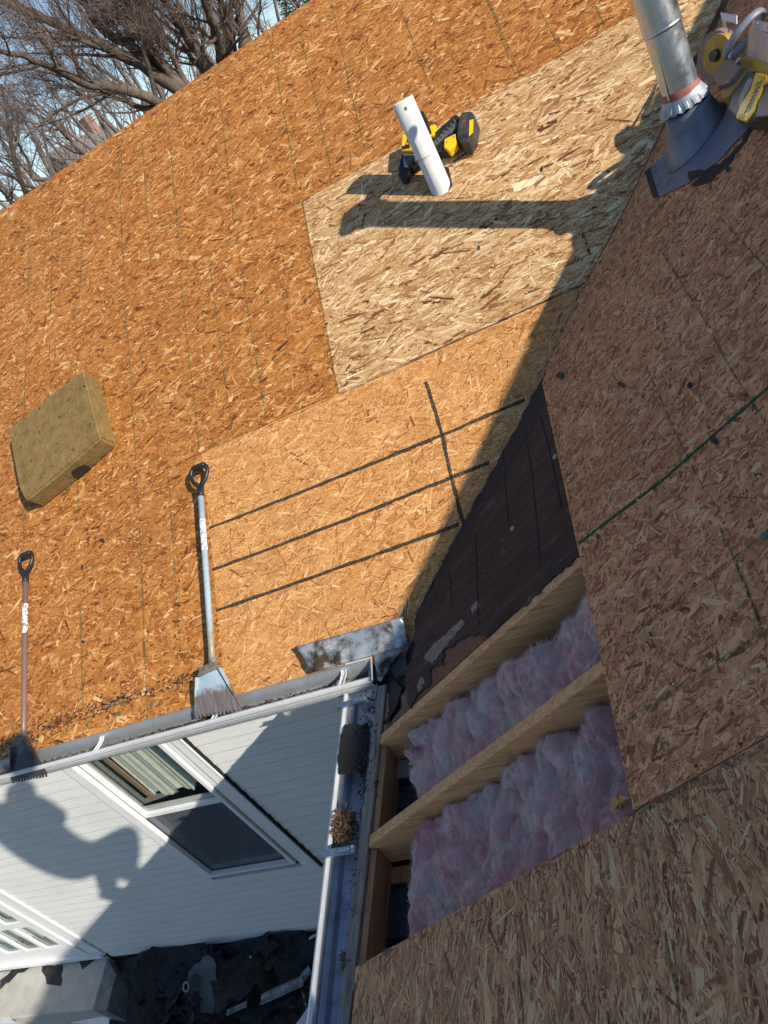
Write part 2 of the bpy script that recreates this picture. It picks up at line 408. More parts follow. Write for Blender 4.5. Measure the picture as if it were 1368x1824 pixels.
def sheet(poly, side, tone, clip, cover=3.2, label=None, lift=None, **kw):
    """one sheathing panel: slab of real thickness, its strands as a child. poly in slope coordinates"""
    bm = bmesh.new(); S = SA if side == 'A' else SB
    pts = [S(u, v) for u, v in poly]
    prism(bm, pts, (NA if side == 'A' else NB) * -T)
    o = bm_obj('osb_panel', bm, BASE[tone], house)
    if label: o['label'] = label
    if clip: strands(poly, clip, side, tone, o, cover, **kw)
    return o
G = .0015
def a2(px, py): p = PA(px, py); return (p.x, p.y * HA)
def b2(px, py): p = PB(px, py); return (p.x * HB, p.y)
CLA = (-3.3, 0, 2.6, 4.0); CLB = (-.05, -1.75, 2.75, 2.4)
XS = X0 - 4 * S_A
# row along the eave
v1 = [a2(738, 1104), a2(757, 1062), a2(822, 938), a2(892, 815), a2(966, 672), a2(1041, 508)]
sheet([(XS + G, 0.0), (v1[0][0] - .015, 0.0)] + v1 + [(v1[-1][0] + .002, D1 - G), (XS + G, D1 - G)], 'A', 'yellow', CLA, 3.2, 'golden newer sheathing panel beside the valley', ang=(.25, .7), L=(.02, .095), W=(.002, .010))
sheet([(XS - 2.44, 0), (XS - G, 0), (XS - G, D1 - G), (XS - 2.44, D1 - G)], 'A', 'orange', CLA, ang=(.15, .55))
sheet([(X_LEFT, 0), (XS - 2.442, 0), (XS - 2.442, D1 - G), (X_LEFT, D1 - G)], 'A', 'orange', None)
# second row
v2 = [a2(1043, 503), a2(1120, 357), a2(1180, 225), a2(1285, 0)]
s2t = D2 - G
sheet([(X0 + G, D1 + G)] + [v2[0]] + v2[1:] + [(v2[-1][0] + .02, s2t), (X0 + G, s2t)], 'A', 'light', CLA, 3.4, 'pale new sheathing panel around the white pipe', ang=(.05, .38), L=(.03, .135), W=(.003, .016))
sheet([(X0 - 2.44, D1 + G), (X0 - G, D1 + G), (X0 - G, s2t), (X0 - 2.44, s2t)], 'A', 'orange', CLA, ang=(.1, .5))
sheet([(X_LEFT, D1 + G), (X0 - 2.442, D1 + G), (X0 - 2.442, s2t), (X_LEFT, s2t)], 'A', 'orange', CLA, ang=(.1, .5))
# third row and the strip under the ridge
for a, b in ((X_LEFT, -3.66), (-3.658, -1.22), (-1.218, 1.22)):
    sheet([(a, D2 + G), (b, D2 + G), (b, D3 - G), (a, D3 - G)], 'A', 'orange', CLA, ang=(.1, .5))
sheet([(1.222, D2 + G), (vx(D2), D2 + G), (vx(D3), D3 - G), (1.222, D3 - G)], 'A', 'orange', CLA, ang=(.1, .5))
for a, b in ((X_LEFT, -2.44), (-2.438, 0), (.002, 2.44), (2.442, vx(DR))):
    sheet([(a, D3 + G), (b, D3 + G), (b, DR), (a, DR)], 'A', 'orange', CLA, ang=(.1, .5))
# shaded slope
XO = 1.077 ; YS = -1.113
mv = [b2(1035, 522), b2(1068, 462), b2(1122, 357), b2(1182, 225), b2(1287, 0)]
top_s = 2.60
mtop = [(top_s, top_s / HB * TB / TA)]
sheet([(XO, YS + G), (2.36, YS + G), (2.36, 1.3), (top_s, 1.3)] + mtop + mv[::-1] + [b2(1000, 596), b2(972, 660), b2(966, 684), b2(1031, 985)], 'B', 'greyb', CLB, 3.6, 'brown weathered sheathing panel beside the roof opening', ang=(.5, .9), L=(.012, .06), W=(.003, .015))
sheet([(.03, YS - 1.22), (2.36, YS - 1.22), (2.36, YS - G), (XO + .06, YS - G), (.03, YS - G)], 'B', 'greyl', CLB, 3.8, 'grey brown sheathing panel with strands running along the eave', ang=(1.5, .42), L=(.015, .095), W=(.002, .0105))
for a, b in ((YL, YS - 2.442), (YS - 2.44, YS - 1.222)):
    sheet([(.03, a), (2.36, a), (2.36, b), (.03, b)], 'B', 'greyl', None)
# the rest of the shaded slope up to its unseen ridge, bent to shape its cast shadow, and the slopes behind both ridges
def quadgrid(name, f, us, vs, mat, parent):
    V = [f(u, v) for u in us for v in vs]; nv = len(vs)
    Fc = [(i * nv + j, (i + 1) * nv + j, (i + 1) * nv + j + 1, i * nv + j + 1) for i in range(len(us) - 1) for j in range(nv - 1)]
    return mesh_py(name, V, Fc, mat, parent)
def upper(u, y):
    x = 2.366 / HB + u * (XR - 2.366 / HB); z = TB * 2.366 / HB + u * (ridge_z(y) - TB * 2.366 / HB)
    return Vector((x, y, z))
for a, b in ((YL, -3.55), (-3.548, -1.11), (-1.108, 1.298)):
    o = quadgrid('osb_panel', upper, [0, .5, 1], list(np.linspace(a, b, 9)), BASE['greyb'], house); solidify(o, T)
o = mesh_py('osb_panel', [upper(.18, 1.302), SB(top_s + .004, 1.302), SB(top_s + .004, top_s / HB * TB / TA), Vector((XR, XR * TB / TA, 2.25)), upper(1, 1.302)], [(0, 1, 2, 3, 4)], BASE['greyb'], house)
rise = HA
zr = DR / HA * TA; yr = DR / HA
mesh_py('rear_roof_slope', [(X_LEFT, yr + .002, zr - .004), (XR + 3.6, yr + .002, zr - .004), (XR + 3.6, 2 * yr + .3, -.15), (X_LEFT, 2 * yr + .3, -.15)], [(0, 1, 2, 3)], BASE['orange'], house)
quadgrid('east_roof_slope', lambda u, y: Vector((XR + .002 + u * 3.5, y, (ridge_z(y) - .004) * (1 - u) + u * .05)), [0, 1], list(np.linspace(YL, 3.3, 14)), BASE['greyb'], house)
# dark boards under the sheathing so that no joint lets light through
LOW = .03
bm = bmesh.new()
prism(bm, [SA(X_LEFT + .02, .02, -T - .004), SA(-.02, .02, -T - .004), SA(vx(DR) - .02, DR - .02, -T - .004), SA(X_LEFT + .02, DR - .02, -T - .004)], NA * -.02)
bm_obj('roof_decking', bm, M_ply, house)
bm = bmesh.new()
for poly in ([(.06, YL + .1), (2.3, YL + .1), (2.3, YS - .05), (.06, YS - .05)], [(XO + .12, YS - .05), (4.1, YS - .05), (4.1, 3.0), (3.3, 3.0), (XO + .12, .82)]):
    prism(bm, [SB(u, v, -T - .004) for u, v in poly], NB * -.02)
bm_obj('roof_decking', bm, M_ply, house)

# ---- walls
YW = .25; ZB = -2.80
WX0, WX1, WZ0, WZ1 = -2.325, -1.625, -1.80, -.36     # window opening
DX1, DZ0 = -4.13, -2.73                              # glazed door / window at lower left, right jamb
bm = bmesh.new()
for x0, x1, z0, z1 in ((X_LEFT - .4, 0.25, GZ, ZB - .01), (X_LEFT - .4, .25, -.4, -.02), (WX1 + .1, .25, ZB, -.4), (DX1, WX0 - .1, ZB, -.4), (WX0 - .1, WX1 + .1, ZB, WZ0 - .1), (X_LEFT - .4, DX1, -1.2, -.4)):
    box(bm, ((x0 + x1) / 2, YW + .09, (z0 + z1) / 2), x1 - x0 - .004, .12, z1 - z0 - .004)
bm_obj('wall_sheathing', bm, M_plate, house)
EXPO = .0912; cols = []
k = 0; z = ZB
course = {}
while z < -.05:
    zt = min(z + EXPO, -.05); zm = (z + zt) / 2
    spans = [(X_LEFT - .4, .24)]
    cut = []
    if zt > WZ0 - .085 and z < WZ1 + .2: cut.append((WX0 - .058, WX1 + .136))
    if z < -1.25: cut.append((X_LEFT - 1, DX1 + .006))
    out = []
    for a, b in spans:
        xs = [a]
        for c0, c1 in cut:
            pass
        seg = [(a, b)]
        for c0, c1 in cut:
            ns = []
            for s0, s1 in seg:
                if c1 <= s0 or c0 >= s1: ns.append((s0, s1)); continue
                if c0 > s0: ns.append((s0, c0))
                if c1 < s1: ns.append((c1, s1))
            seg = ns
        out += seg
    for s0, s1 in out:
        key = (round(s0, 3), round(s1, 3))
        js = [s0, s1]
        if s1 - s0 > 2.6: js = [s0, s0 + (s1 - s0) * (.35 + .3 * ((k * 37) % 10) / 10), s1]
        for q0, q1 in zip(js, js[1:]):
            bm = bmesh.new()
            prof = [Vector((0, YW + .0045, zt - z - .0006)), Vector((0, YW + .003, zt - z - .006)), Vector((0, YW - .004, .006)), Vector((0, YW - .0045, .0)), Vector((0, YW + .016, .0)), Vector((0, YW + .016, zt - z - .0006))]
            if (q1 - q0) < .02: bm.free(); continue
            kk = (key, round(q0, 3), round(q1, 3), round(zt - z, 4))
            if kk in course:
                bm.free(); o = bpy.data.objects.new('siding_board', course[kk]); COL.objects.link(o)
                o.parent = house; o.matrix_parent_inverse = Matrix.Translation(-Vector(house.location)); o.location = (0, 0, z)
            else:
                sweep(bm, prof, (q0 + .0008, 0, 0), (q1 - .0008, 0, 0), closed=True)
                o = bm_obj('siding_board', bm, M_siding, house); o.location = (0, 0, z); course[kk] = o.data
    z += EXPO; k += 1
# other wall under the shaded eave
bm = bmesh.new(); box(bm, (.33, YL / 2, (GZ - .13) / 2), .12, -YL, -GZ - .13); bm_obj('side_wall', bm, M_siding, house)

def rect_frame(bm, x0, x1, z0, z1, w, y, d):
    """four butted members around an opening, depth d in front of y"""
    for a, b, c, e in ((x0, x0 + w, z0, z1), (x1 - w, x1, z0, z1), (x0 + w, x1 - w, z0, z0 + w), (x0 + w, x1 - w, z1 - w, z1)):
        box(bm, ((a + b) / 2, y - d / 2, (c + e) / 2), abs(b - a), d, abs(e - c))
# double-hung window
win = None
bm = bmesh.new(); rect_frame(bm, WX0 - .055, WX1 + .115, WZ0 - .10, WZ1 + .12, .052, YW, .022)
box(bm, (WX1 + .065, YW - .006, (WZ0 + WZ1) / 2), .10, .012, WZ1 - WZ0 + .1)
box(bm, (WX1 + .128, YW - .012, (WZ0 + WZ1) / 2), .012, .030, WZ1 - WZ0 + .22)
win = bm_obj('window', bm, M_trim, house)
bm = bmesh.new(); box(bm, (WX1 + .140, YW - .010, (WZ0 + WZ1) / 2), .009, .018, WZ1 - WZ0 + .20); bm_obj('channel_shadow', bm, M_dark, win)  # black strip standing in for the shadow beside the window channel
bm = bmesh.new(); rect_frame(bm, WX0, WX1, WZ0, WZ1 + .1, .026, YW + .004, .03); bm_obj('sash_frame', bm, M_trim, win)
ZM = -1.04
bm = bmesh.new(); rect_frame(bm, WX0 + .027, WX1 - .027, ZM - .02, WZ1 + .07, .034, YW + .03, .022); bm_obj('upper_sash', bm, M_trim, win)
bm = bmesh.new(); rect_frame(bm, WX0 + .027, WX1 - .027, WZ0 + .027, ZM + .03, .036, YW + .06, .022); bm_obj('lower_sash', bm, M_trim, win)
bm = bmesh.new(); box(bm, ((WX0 + WX1) / 2, YW + .02, (ZM + WZ1) / 2 + .03), WX1 - WX0 - .12, .004, WZ1 - ZM); bm_obj('pane', bm, M_glass, win)
bm = bmesh.new(); box(bm, ((WX0 + WX1) / 2, YW + .012, (ZM + WZ0) / 2), WX1 - WX0 - .056, .003, ZM - WZ0 - .06); bm_obj('screened_pane', bm, M_screen, win)
bm = bmesh.new()
box(bm, ((WX0 + WX1) / 2, YW + .6, (WZ0 + WZ1) / 2), 1.5, .01, 2.0); box(bm, (WX0 - .12, YW + .38, -1.1), .01, .42, 2); box(bm, (WX1 + .12, YW + .38, -1.1), .01, .42, 2)
bm_obj('dark_room', bm, simple('room_wall', (.22, .24, .27), .9), win)
V = []; Fc = []; n = 90
for i in range(n + 1):
    x = WX0 + .13 + (WX1 - WX0 - .22) * i / n; y = YW + .10 + .007 * math.sin(i * .30) + .004 * math.sin(i * .77)
    zb = ZM + .06 + .03 * math.sin(i * .21)
    V += [(x, y, zb), (x, y + .01, WZ1 + .1)]
for i in range(n): Fc.append((2 * i, 2 * i + 2, 2 * i + 3, 2 * i + 1))
mesh_py('curtain', V, Fc, M_curt, win, True)
bm = bmesh.new(); box(bm, (WX0 + .11, YW + .09, (ZM + WZ1) / 2 + .05), .035, .01, WZ1 - ZM); bm_obj('curtain_edge', bm, M_curtb, win)

# glazed door with muntins, its lower right corner in view
bm = bmesh.new()
for a, b, c, e, d in ((DX1 - .028, DX1, DZ0, -1.25, .035), (DX1 - .18, DX1 - .032, DZ0 + .03, -1.25, .018), (DX1 - .232, DX1 - .184, DZ0 + .03, -1.25, .03), (X_LEFT - .8, DX1 - .032, DZ0 - .02, DZ0 + .026, .05)):
    box(bm, ((a + b) / 2, YW - d / 2 + .02, (c + e) / 2), b - a, d, e - c)
door = bm_obj('glazed_door', bm, M_trim, house)
bm = bmesh.new()
xr_ = DX1 - .236
for a, b, c, e in ((xr_ - .08, xr_, DZ0 + .03, -1.25), (X_LEFT - .8, xr_ - .082, DZ0 + .03, DZ0 + .20), (X_LEFT - .8, xr_ - .082, -2.13, -2.055), (X_LEFT - .8, xr_ - .082, -1.62, -1.57)):
    box(bm, ((a + b) / 2, YW + .014, (c + e) / 2), b - a, .022, e - c)
for x in (-4.66, -4.905, -5.15):
    for c, e in ((DZ0 + .202, -2.132), (-2.053, -1.622)):
        box(bm, (x, YW + .013, (c + e) / 2), .04, .018, e - c)
bm_obj('door_frame', bm, M_trim, door)
bm = bmesh.new(); box(bm, (-5.1, YW + .024, -1.95), 1.5, .003, 1.35); bm_obj('pane', bm, M_glass, door)
V = []; Fc = []
for i in range(61):
    x = -5.7 + 1.35 * i / 60; y = YW + .16 + .02 * math.sin(i * .8)
    V += [(x, y, -2.6), (x, y, -1.2)]
for i in range(60): Fc.append((2 * i, 2 * i + 2, 2 * i + 3, 2 * i + 1))
mesh_py('curtain', V, Fc, M_curt, door, True)

# ---- open eave of the shaded roof: rafters, fascia, soffit
RY = (-.355, -.729, -1.104)
for i, y in enumerate(RY):
    bm = bmesh.new(); x0 = .000; x1 = 1.75
    dz = -(T + .002) * HB
    p = [Vector((x0, y, TB * x0 + dz)), Vector((x1, y, TB * x1 + dz)), Vector((x1, y, TB * x1 + dz - .17)), Vector((x0 + .10, y, TB * .10 + dz - .17)), Vector((x0, y, dz - .115))]
    prism(bm, p, Vector((0, -.038, 0))); bm_obj('rafter', bm, M_raft, house, bevel=.0015)
bm = bmesh.new(); box(bm, (-.022, (-.12 + YL) / 2, -.085), .036, abs(YL) - .12, .13); bm_obj('fascia_board', bm, M_greyw, house, bevel=.002)
for a, b in zip((-.12,) + RY, RY + (-1.6,)):
    bm = bmesh.new(); box(bm, (.012, ((a - .04) + b) / 2, -.085), .022, abs(b - a) - .044, .112); bm_obj('blocking_board', bm, M_raftd, house, bevel=.001)
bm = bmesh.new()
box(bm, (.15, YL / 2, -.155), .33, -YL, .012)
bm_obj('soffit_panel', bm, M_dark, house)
for (ya, yb), mt in (((-.40, -.47), M_plate), ((-.50, -.66), M_mesh), ((-.78, -.83), M_raftd), ((-.85, -.99), M_mesh), ((-1.02, -1.10), M_plate)):
    bm = bmesh.new(); box(bm, (.15, (ya + yb) / 2, -.142 + (.012 if mt is M_plate else 0)), .28, abs(yb - ya), .012)
    bm_obj('soffit_vent' if mt is M_mesh else 'soffit_board', bm, mt, house)
# black backing sheet added so the bays read dark
bm = bmesh.new(); prism(bm, [Vector((.28, -1.6, -.14)), Vector((1.9, -1.6, .84)), Vector((1.9, .3, .84)), Vector((.28, .3, -.14))], Vector((0, 0, -.02))); bm_obj('dark_bay_backing', bm, M_dark, house)
# old decking with brown felt in the triangle between valley and first rafter
def on_B(pts, h, t, name, mat, parent, bev=0):
    bm = bmesh.new(); prism(bm, [PB(x, y, h) for x, y in pts], NB * -t); return bm_obj(name, bm, mat, parent, bevel=bev)
def on_A(pts, h, t, name, mat, parent, bev=0, smooth=False):
    bm = bmesh.new(); prism(bm, [PA(x, y, h) for x, y in pts], NA * -t); return bm_obj(name, bm, mat, parent, smooth, bevel=bev)
on_B([(990, 640), (1075, 960), (1045, 975), (690, 1297), (703, 1276), (716, 1262), (714, 1240), (724, 1228), (722, 1205), (737, 1170), (744, 1104), (830, 940), (900, 815), (966, 680)], -T - .002, .012, 'old_decking_board', M_ply, house)
def ragged(pts, amp, per=10):
    out = []
    for (a, b) in zip(pts, pts[1:] + pts[:1]):
        a = Vector(a); b = Vector(b); n = max(1, int((b - a).length / per))
        for i in range(n):
            q = a.lerp(b, i / n)
            if i: q += Vector((R_.uniform(-amp, amp), R_.uniform(-amp, amp)))
            out.append((q.x, q.y))
    return out
on_B(ragged([(985, 650), (1068, 960), (1036, 984), (868, 1136), (850, 1129), (832, 1131), (808, 1150), (788, 1160), (790, 1184), (766, 1192), (764, 1222), (742, 1238), (732, 1262), (724, 1250), (722, 1212), (734, 1165), (742, 1110), (828, 945), (898, 818), (966, 682)], 3.2, 8), -T + .003, .004, 'underlayment_felt', M_felt, house)
for pts in ([(754, 1172), (770, 1150), (790, 1132), (822, 1103), (828, 1110), (806, 1136), (788, 1158), (770, 1182)], [(838, 1085), (850, 1070), (853, 1078), (842, 1092)], [(742, 1222), (752, 1205), (756, 1215), (746, 1232)]):
    on_B(ragged(pts, 1.6, 6), -T + .0038, .001, 'torn_paper', simple('torn_kraft', (.24, .19, .155), .85, var=.5, scale=60), house)
bm = bmesh.new(); prism(bm, [PB(x, y, -.045) for x, y in ((672, 1150), (745, 1095), (740, 1190), (722, 1262), (690, 1300), (664, 1322), (660, 1262), (664, 1215))], NB * -.05)
bm_obj('valley_void_block', bm, M_tar, house)  # black block added to stand for the unlit void at the valley mouth
for pts in ([(676, 1235), (700, 1212), (716, 1225), (704, 1262), (684, 1290), (672, 1285)], [(690, 1180), (724, 1160), (728, 1200), (704, 1208)]):
    bm = bmesh.new(); prism(bm, [PB(x, y, -.030 + R_.uniform(-.006, .006)) for x, y in ragged(pts, 2.5, 9)], NB * -.004); bm_obj('felt_flap', bm, M_scrap, house)
# black mastic squeezed out along the valley
for pts, hh in (([(738, 1104), (748, 1108), (790, 1040), (836, 955), (862, 900), (905, 830), (950, 760), (975, 700), (968, 672), (962, 680), (892, 812), (822, 938), (775, 1030)], .004),
                ([(1002, 598), (1012, 602), (976, 676), (966, 684), (968, 668)], .006), ([(1041, 508), (1046, 512), (1003, 600), (998, 598)], .003)):
    on_B(ragged(pts, 2.5, 8), -T + hh, .005, 'roof_cement', M_tar, house)

# ---- chalk lines, asphalt lines and scuffs lying on the sheets (1.5 mm proud)
panels = [o for o in house.children if o.name.startswith('osb_panel')]
def stripe(pts, w, side, mat, name='chalk_line', h=.0019, jit=.0):
    P3 = []
    f = PA if side == 'A' else PB
    for (a, b) in zip(pts, pts[1:]):
        n = max(2, int(math.hypot(b[0] - a[0], b[1] - a[1]) / 14))
        P3 += [f(a[0] + (b[0] - a[0]) * i / n, a[1] + (b[1] - a[1]) * i / n, h) for i in range(n)]
    P3.append(f(*pts[-1], h)); N = NA if side == 'A' else NB
    V = []; Fc = []
    for i, p in enumerate(P3):
        d = (P3[min(i + 1, len(P3) - 1)] - P3[max(i - 1, 0)]).normalized(); q = N.cross(d).normalized()
        ww = w * (1 + R_.uniform(-.25, .25)); off = q * R_.uniform(-jit, jit)
        V += [p - q * ww / 2 + off, p + q * ww / 2 + off]
    for i in range(len(P3) - 1): Fc.append((2 * i, 2 * i + 2, 2 * i + 3, 2 * i + 1))
    return mesh_py(name, V, Fc, mat, house)
for pts in ([(388, 143), (400, 250), (417, 397), (437, 525), (458, 647), (476, 757)], [(477, 57), (496, 150), (531, 340)], [(534, 57), (556, 150), (589, 300)], [(590, 3), (622, 150), (650, 267)],
            [(297, 194), (307, 300), (321, 457)], [(253, 252), (270, 490)], [(209, 245), (222, 519)], [(222, 541), (229, 620), (240, 791), (252, 1005), (262, 1280)],
            [(321, 486), (337, 640), (355, 800)], [(372, 461), (397, 650), (415, 783)], [(870, 0), (925, 132)], [(715, 18), (760, 140)], [(960, 15), (1001, 92)], [(1060, 8), (1076, 46)],
            [(47, 600), (43, 735)], [(40, 905), (43, 965)], [(88, 615), (90, 697)], [(137, 640), (133, 672)], [(137, 847), (140, 915)], [(143, 1090), (148, 1262)], [(299, 838), (322, 1170)], [(52, 380), (50, 560)], [(95, 360), (90, 560)], [(152, 330), (140, 560)],
            [(538, 360), (568, 520), (601, 701)]):
    stripe(pts, .0075, 'A', M_chalk)
for pts in ([(321, 484), (419, 424)], [(492, 556), (562, 526)], [(0, 930), (130, 880), (330, 798)], [(0, 1100), (160, 1035), (330, 965)], [(40, 1215), (320, 1100)], [(260, 735), (400, 670)], [(0, 1165), (110, 1120)], [(690, 178), (800, 120)]):
    stripe(pts, .006, 'A', M_chalkf)
stripe([(602, 703), (700, 660), (840, 595), (985, 528), (1040, 503)], .006, 'A', mark_mat('blue_seam_chalk', (.04, .08, .12), (.3, .6), 60, .7))
stripe([(478, 758), (540, 732), (600, 704)], .004, 'A', mark_mat('seam_shadow_dirt', (.06, .05, .04), (.3, .6), 60, .7))
stripe([(356, 807), (430, 778), (478, 758)], .003, 'A', M_chalkf)
for pts in ([(372, 941), (480, 899), (600, 851), (700, 811), (790, 774), (935, 712)], [(378, 1015), (500, 970), (650, 913), (760, 868), (872, 824)], [(385, 1088), (500, 1048), (650, 995), (760, 955), (818, 934)], [(758, 680), (772, 722), (788, 778), (804, 850), (818, 905), (828, 938)]):
    stripe(pts, .016, 'A', M_smear, 'asphalt_line', .0022, .0015)
bm = bmesh.new(); cp = [(0, 1325), (60, 1302), (120, 1283), (175, 1262), (230, 1240), (290, 1222), (345, 1204)]
for i in range(900):
    k = R_.randrange(6); f = R_.random(); dense = (1.0, 1.2, .9, 1.0, .55, .5)[k]
    if R_.random() > dense: continue
    x = cp[k][0] * (1 - f) + cp[k + 1][0] * f; y = cp[k][1] * (1 - f) + cp[k + 1][1] * f + R_.gauss(0, 11 if k < 2 else 7)
    c = PA(x, y, .0016 + R_.uniform(0, .0008)); a = R_.gauss(.15, .35); L_ = R_.uniform(.006, .030); w = R_.uniform(.001, .0042)
    U = Vector((1, 0, 0)); W2_ = NA.cross(U).normalized(); d = U * math.cos(a) + W2_ * math.sin(a); q = NA.cross(d)
    bm.faces.new([bm.verts.new(c - d * L_ / 2), bm.verts.new(c - d * L_ * .2 - q * w), bm.verts.new(c + d * L_ / 2 - q * w * .3), bm.verts.new(c + d * L_ * .2 + q * w)])
me = bpy.data.meshes.new('asphalt_scuff'); bm.to_mesh(me); bm.free(); o = link('asphalt_scuff', me, M_tar, house); o['kind'] = 'stuff'
stripe([(400, 1075), (480, 1065)], .10, 'A', M_spatter, 'asphalt_scuff', .0021)
stripe([(470, 1010), (560, 985)], .07, 'A', M_spatter, 'asphalt_scuff', .0021)
stripe([(735, 915), (790, 905), (815, 920)], .06, 'A', M_spatter, 'asphalt_scuff', .0021)
stripe([(1030, 968), (1180, 855), (1368, 690), (1420, 640)], .0125, 'B', M_chalkd)
for pts in ([(1075, 1163), (1170, 1098), (1302, 1000), (1368, 948)], [(1112, 1289), (1220, 1218), (1368, 1122)], [(1142, 1446), (1240, 1392), (1368, 1325)]):
    stripe(pts, .014, 'B', M_chalkm, jit=.001)
for pts in ([(1154, 659), (1208, 781), (1257, 878)], [(1281, 937), (1310, 1000), (1340, 1075), (1368, 1150)], [(1271, 600), (1300, 655), (1359, 746), (1368, 760)], [(1309, 1000), (1356, 1113)],
            [(1139, 1456), (1175, 1623), (1216, 1813)], [(918, 1623), (931, 1824)], [(1180, 450), (1262, 580)], [(1285, 390), (1368, 480)]):
    stripe(pts, .006, 'B', M_chalk)
def scrap_on(side, x, y, name, mat, size, label, h=.003):
    f = PA if side == 'A' else PB; N = NA if side == 'A' else NB
    bm = bmesh.new(); n = R_.randint(6, 9); s = size * R_.uniform(.8, 1.2)
    el = R_.uniform(.35, .8); th = R_.uniform(0, 6.28); pp = []
    for i in range(n):
        a = 2 * math.pi * i / n; r = s * R_.uniform(.6, 1.2); u, v = r * math.cos(a), r * math.sin(a) * el
        pp.append((x + u * math.cos(th) - v * math.sin(th), y + u * math.sin(th) + v * math.cos(th)))
    prism(bm, [f(*q, h + R_.uniform(0, .006)) for q in pp], N * -.002)
    tag(bm_obj(name, bm, mat), label, 'scrap')
for x, y, sz, lb in ((1272, 785, 11, 'largest torn black scrap on the shaded panel, just below the dark green line'), (1105, 684, 8, 'black scrap on the shaded panel between the valley and the chalk line'), (1228, 686, 6, 'small black scrap on the shaded panel above the dark green line'),
                 (997, 667, 8, 'torn black scrap at the top corner of the brown felt'), (1158, 1130, 5, 'small black scrap between the two green chalk lines at the right'), (1064, 955, 5, 'small black scrap just right of the start of the dark green line'), (1295, 300, 6, 'black scrap below the flue base plate')):
    scrap_on('B', x, y, 'felt_scrap', M_scrap, sz, lb)
for x, y, lb in ((371, 139, 'black scrap right at the ridge edge in front of the trees'), (148, 1143, 'black crumb on the orange panel between the two shovels'), (182, 963, 'dark crumb on the orange panel left of the blue shovel grip'), (146, 1010, 'faint dark crumb right of the brown shovel grip'), (965, 300, 'dark crumb on the pale new panel above the flue shadow'), (853, 440, 'dark crumb on the pale new panel below the flue shadow')):
    scrap_on('A', x, y, 'felt_scrap', M_scrap, 5, lb)
for pts in ([(897, 800), (900, 870), (906, 935)], [(846, 950), (850, 1040), (852, 1112)], [(962, 740), (978, 800), (1000, 905)], [(934, 760), (948, 850), (962, 1000)], [(800, 1010), (805, 1080)]):
    stripe(pts, .005, 'B', M_dark, 'felt_crease', -T + .0042, .0012)
# plastic cap nails and nail heads
M_cap = simple('green_cap', (.03, .16, .09), .5)
def disc(f, x, y, r, mat, name, N, h=.004, rim=True):
    c = f(x, y, h); u, v = frame_of(N); bm = bmesh.new()
    tube(bm, [c - N * .003, c + N * .001], [r, r * .9], 12)
    if rim: tube(bm, [c + N * .001, c + N * .003], [r * .3, r * .25], 8)
    return bm_obj(name, bm, mat)
for x, y, lb in ((270, 1255, 'green cap nail nearest the blue shovel blade'), (212, 1270, 'middle one of three green cap nails along the eave'), (155, 1291, 'green cap nail nearest the brown shovel along the eave'), (133, 562, 'green cap nail above the brown paving slab')):
    tag(disc(PA, x, y, .009, M_cap, 'cap_nail', NA), lb, 'nail', 'green cap nails on the sunlit roof')
for x, y, lb in ((630, 1757, 'green plastic cap nail at the lower corner of the shaded panel'), (1361, 953, 'green plastic cap nail on a chalk line near the right edge')):
    tag(disc(PB, x, y, .009, M_cap, 'cap_nail', NB), lb, 'nail')
for x, y, lb in ((988, 813, 'pale round cap nail at the right edge of the dark brown felt'), (912, 941, 'pale round cap nail in the middle of the dark brown felt')):
    tag(disc(PB, x, y, .010, simple('pale_cap', (.38, .42, .30), .6), 'cap_nail', NB, -.006), lb, 'nail', 'pale cap nails in the felt')
bm = bmesh.new()
for i in range(150):
    k = R_.random()
    if k < .5:
        x = X0 - R_.randint(-9, 18) * S_A * .5; s = R_.uniform(.03, 3.8)
        if x > vx(s) - .05 or x < -2.8: continue
        c = SA(x + R_.uniform(-.004, .004), s, .0022); N = NA
    else:
        c = SB(R_.uniform(XO + .05, 2.4), R_.choice(RY + (-.0, .37, .74, 1.1)) + R_.uniform(-.01, .01), .0022); N = NB
        if c.y > c.x * TB / TA - .1: continue
    tube(bm, [c - N * .001, c + N * .0004], .0035, 6)
o = bm_obj('nail_heads', bm, M_black, house); o['kind'] = 'stuff'

# ------------------------------------------------------------------ gutters
ga = empty('gutter', (-2.5, -.05, -.09), 'white gutter under the sunlit roof with brown debris in it', 'gutter', kind='thing')
gx0, gx1 = X_LEFT - .2, -.075
def V3(y, z): return Vector((0, y, z))
bm = bmesh.new(); sweep(bm, [V3(.004, .012), V3(-.003, -.012), V3(-.008, -.088), V3(-.062, -.09), V3(-.072, -.062), V3(-.086, -.045), V3(-.09, -.02)], (gx0, 0, 0), (gx1, 0, 0))
o = bm_obj('trough', bm, M_gutin, ga); solidify(o, .0015, 0)
bm = bmesh.new(); sweep(bm, [V3(-.0905, -.028), V3(-.093, -.022), V3(-.096, -.014), V3(-.094, -.002), V3(-.086, .001), V3(-.078, -.001), V3(-.078, -.008), V3(-.088, -.010)], (gx0, 0, 0), (gx1 + .004, 0, 0), closed=True)
bm_obj('front_lip', bm, M_alu, ga)
bm = bmesh.new(); sweep(bm, [V3(-.074, -.078), V3(-.087, -.052), V3(-.0925, -.03), V3(-.088, -.03), V3(-.083, -.05), V3(-.07, -.075)], (gx0, 0, 0), (gx1 + .002, 0, 0), closed=True)
bm_obj('front_face', bm, M_alu, ga)
bm = bmesh.new(); prism(bm, [Vector((gx1, y, z)) for y, z in ((.004, .012), (-.008, -.088), (-.062, -.09), (-.088, -.045), (-.096, .0))], Vector((.003, 0, 0))); bm_obj('end_cap', bm, M_galvd, ga)
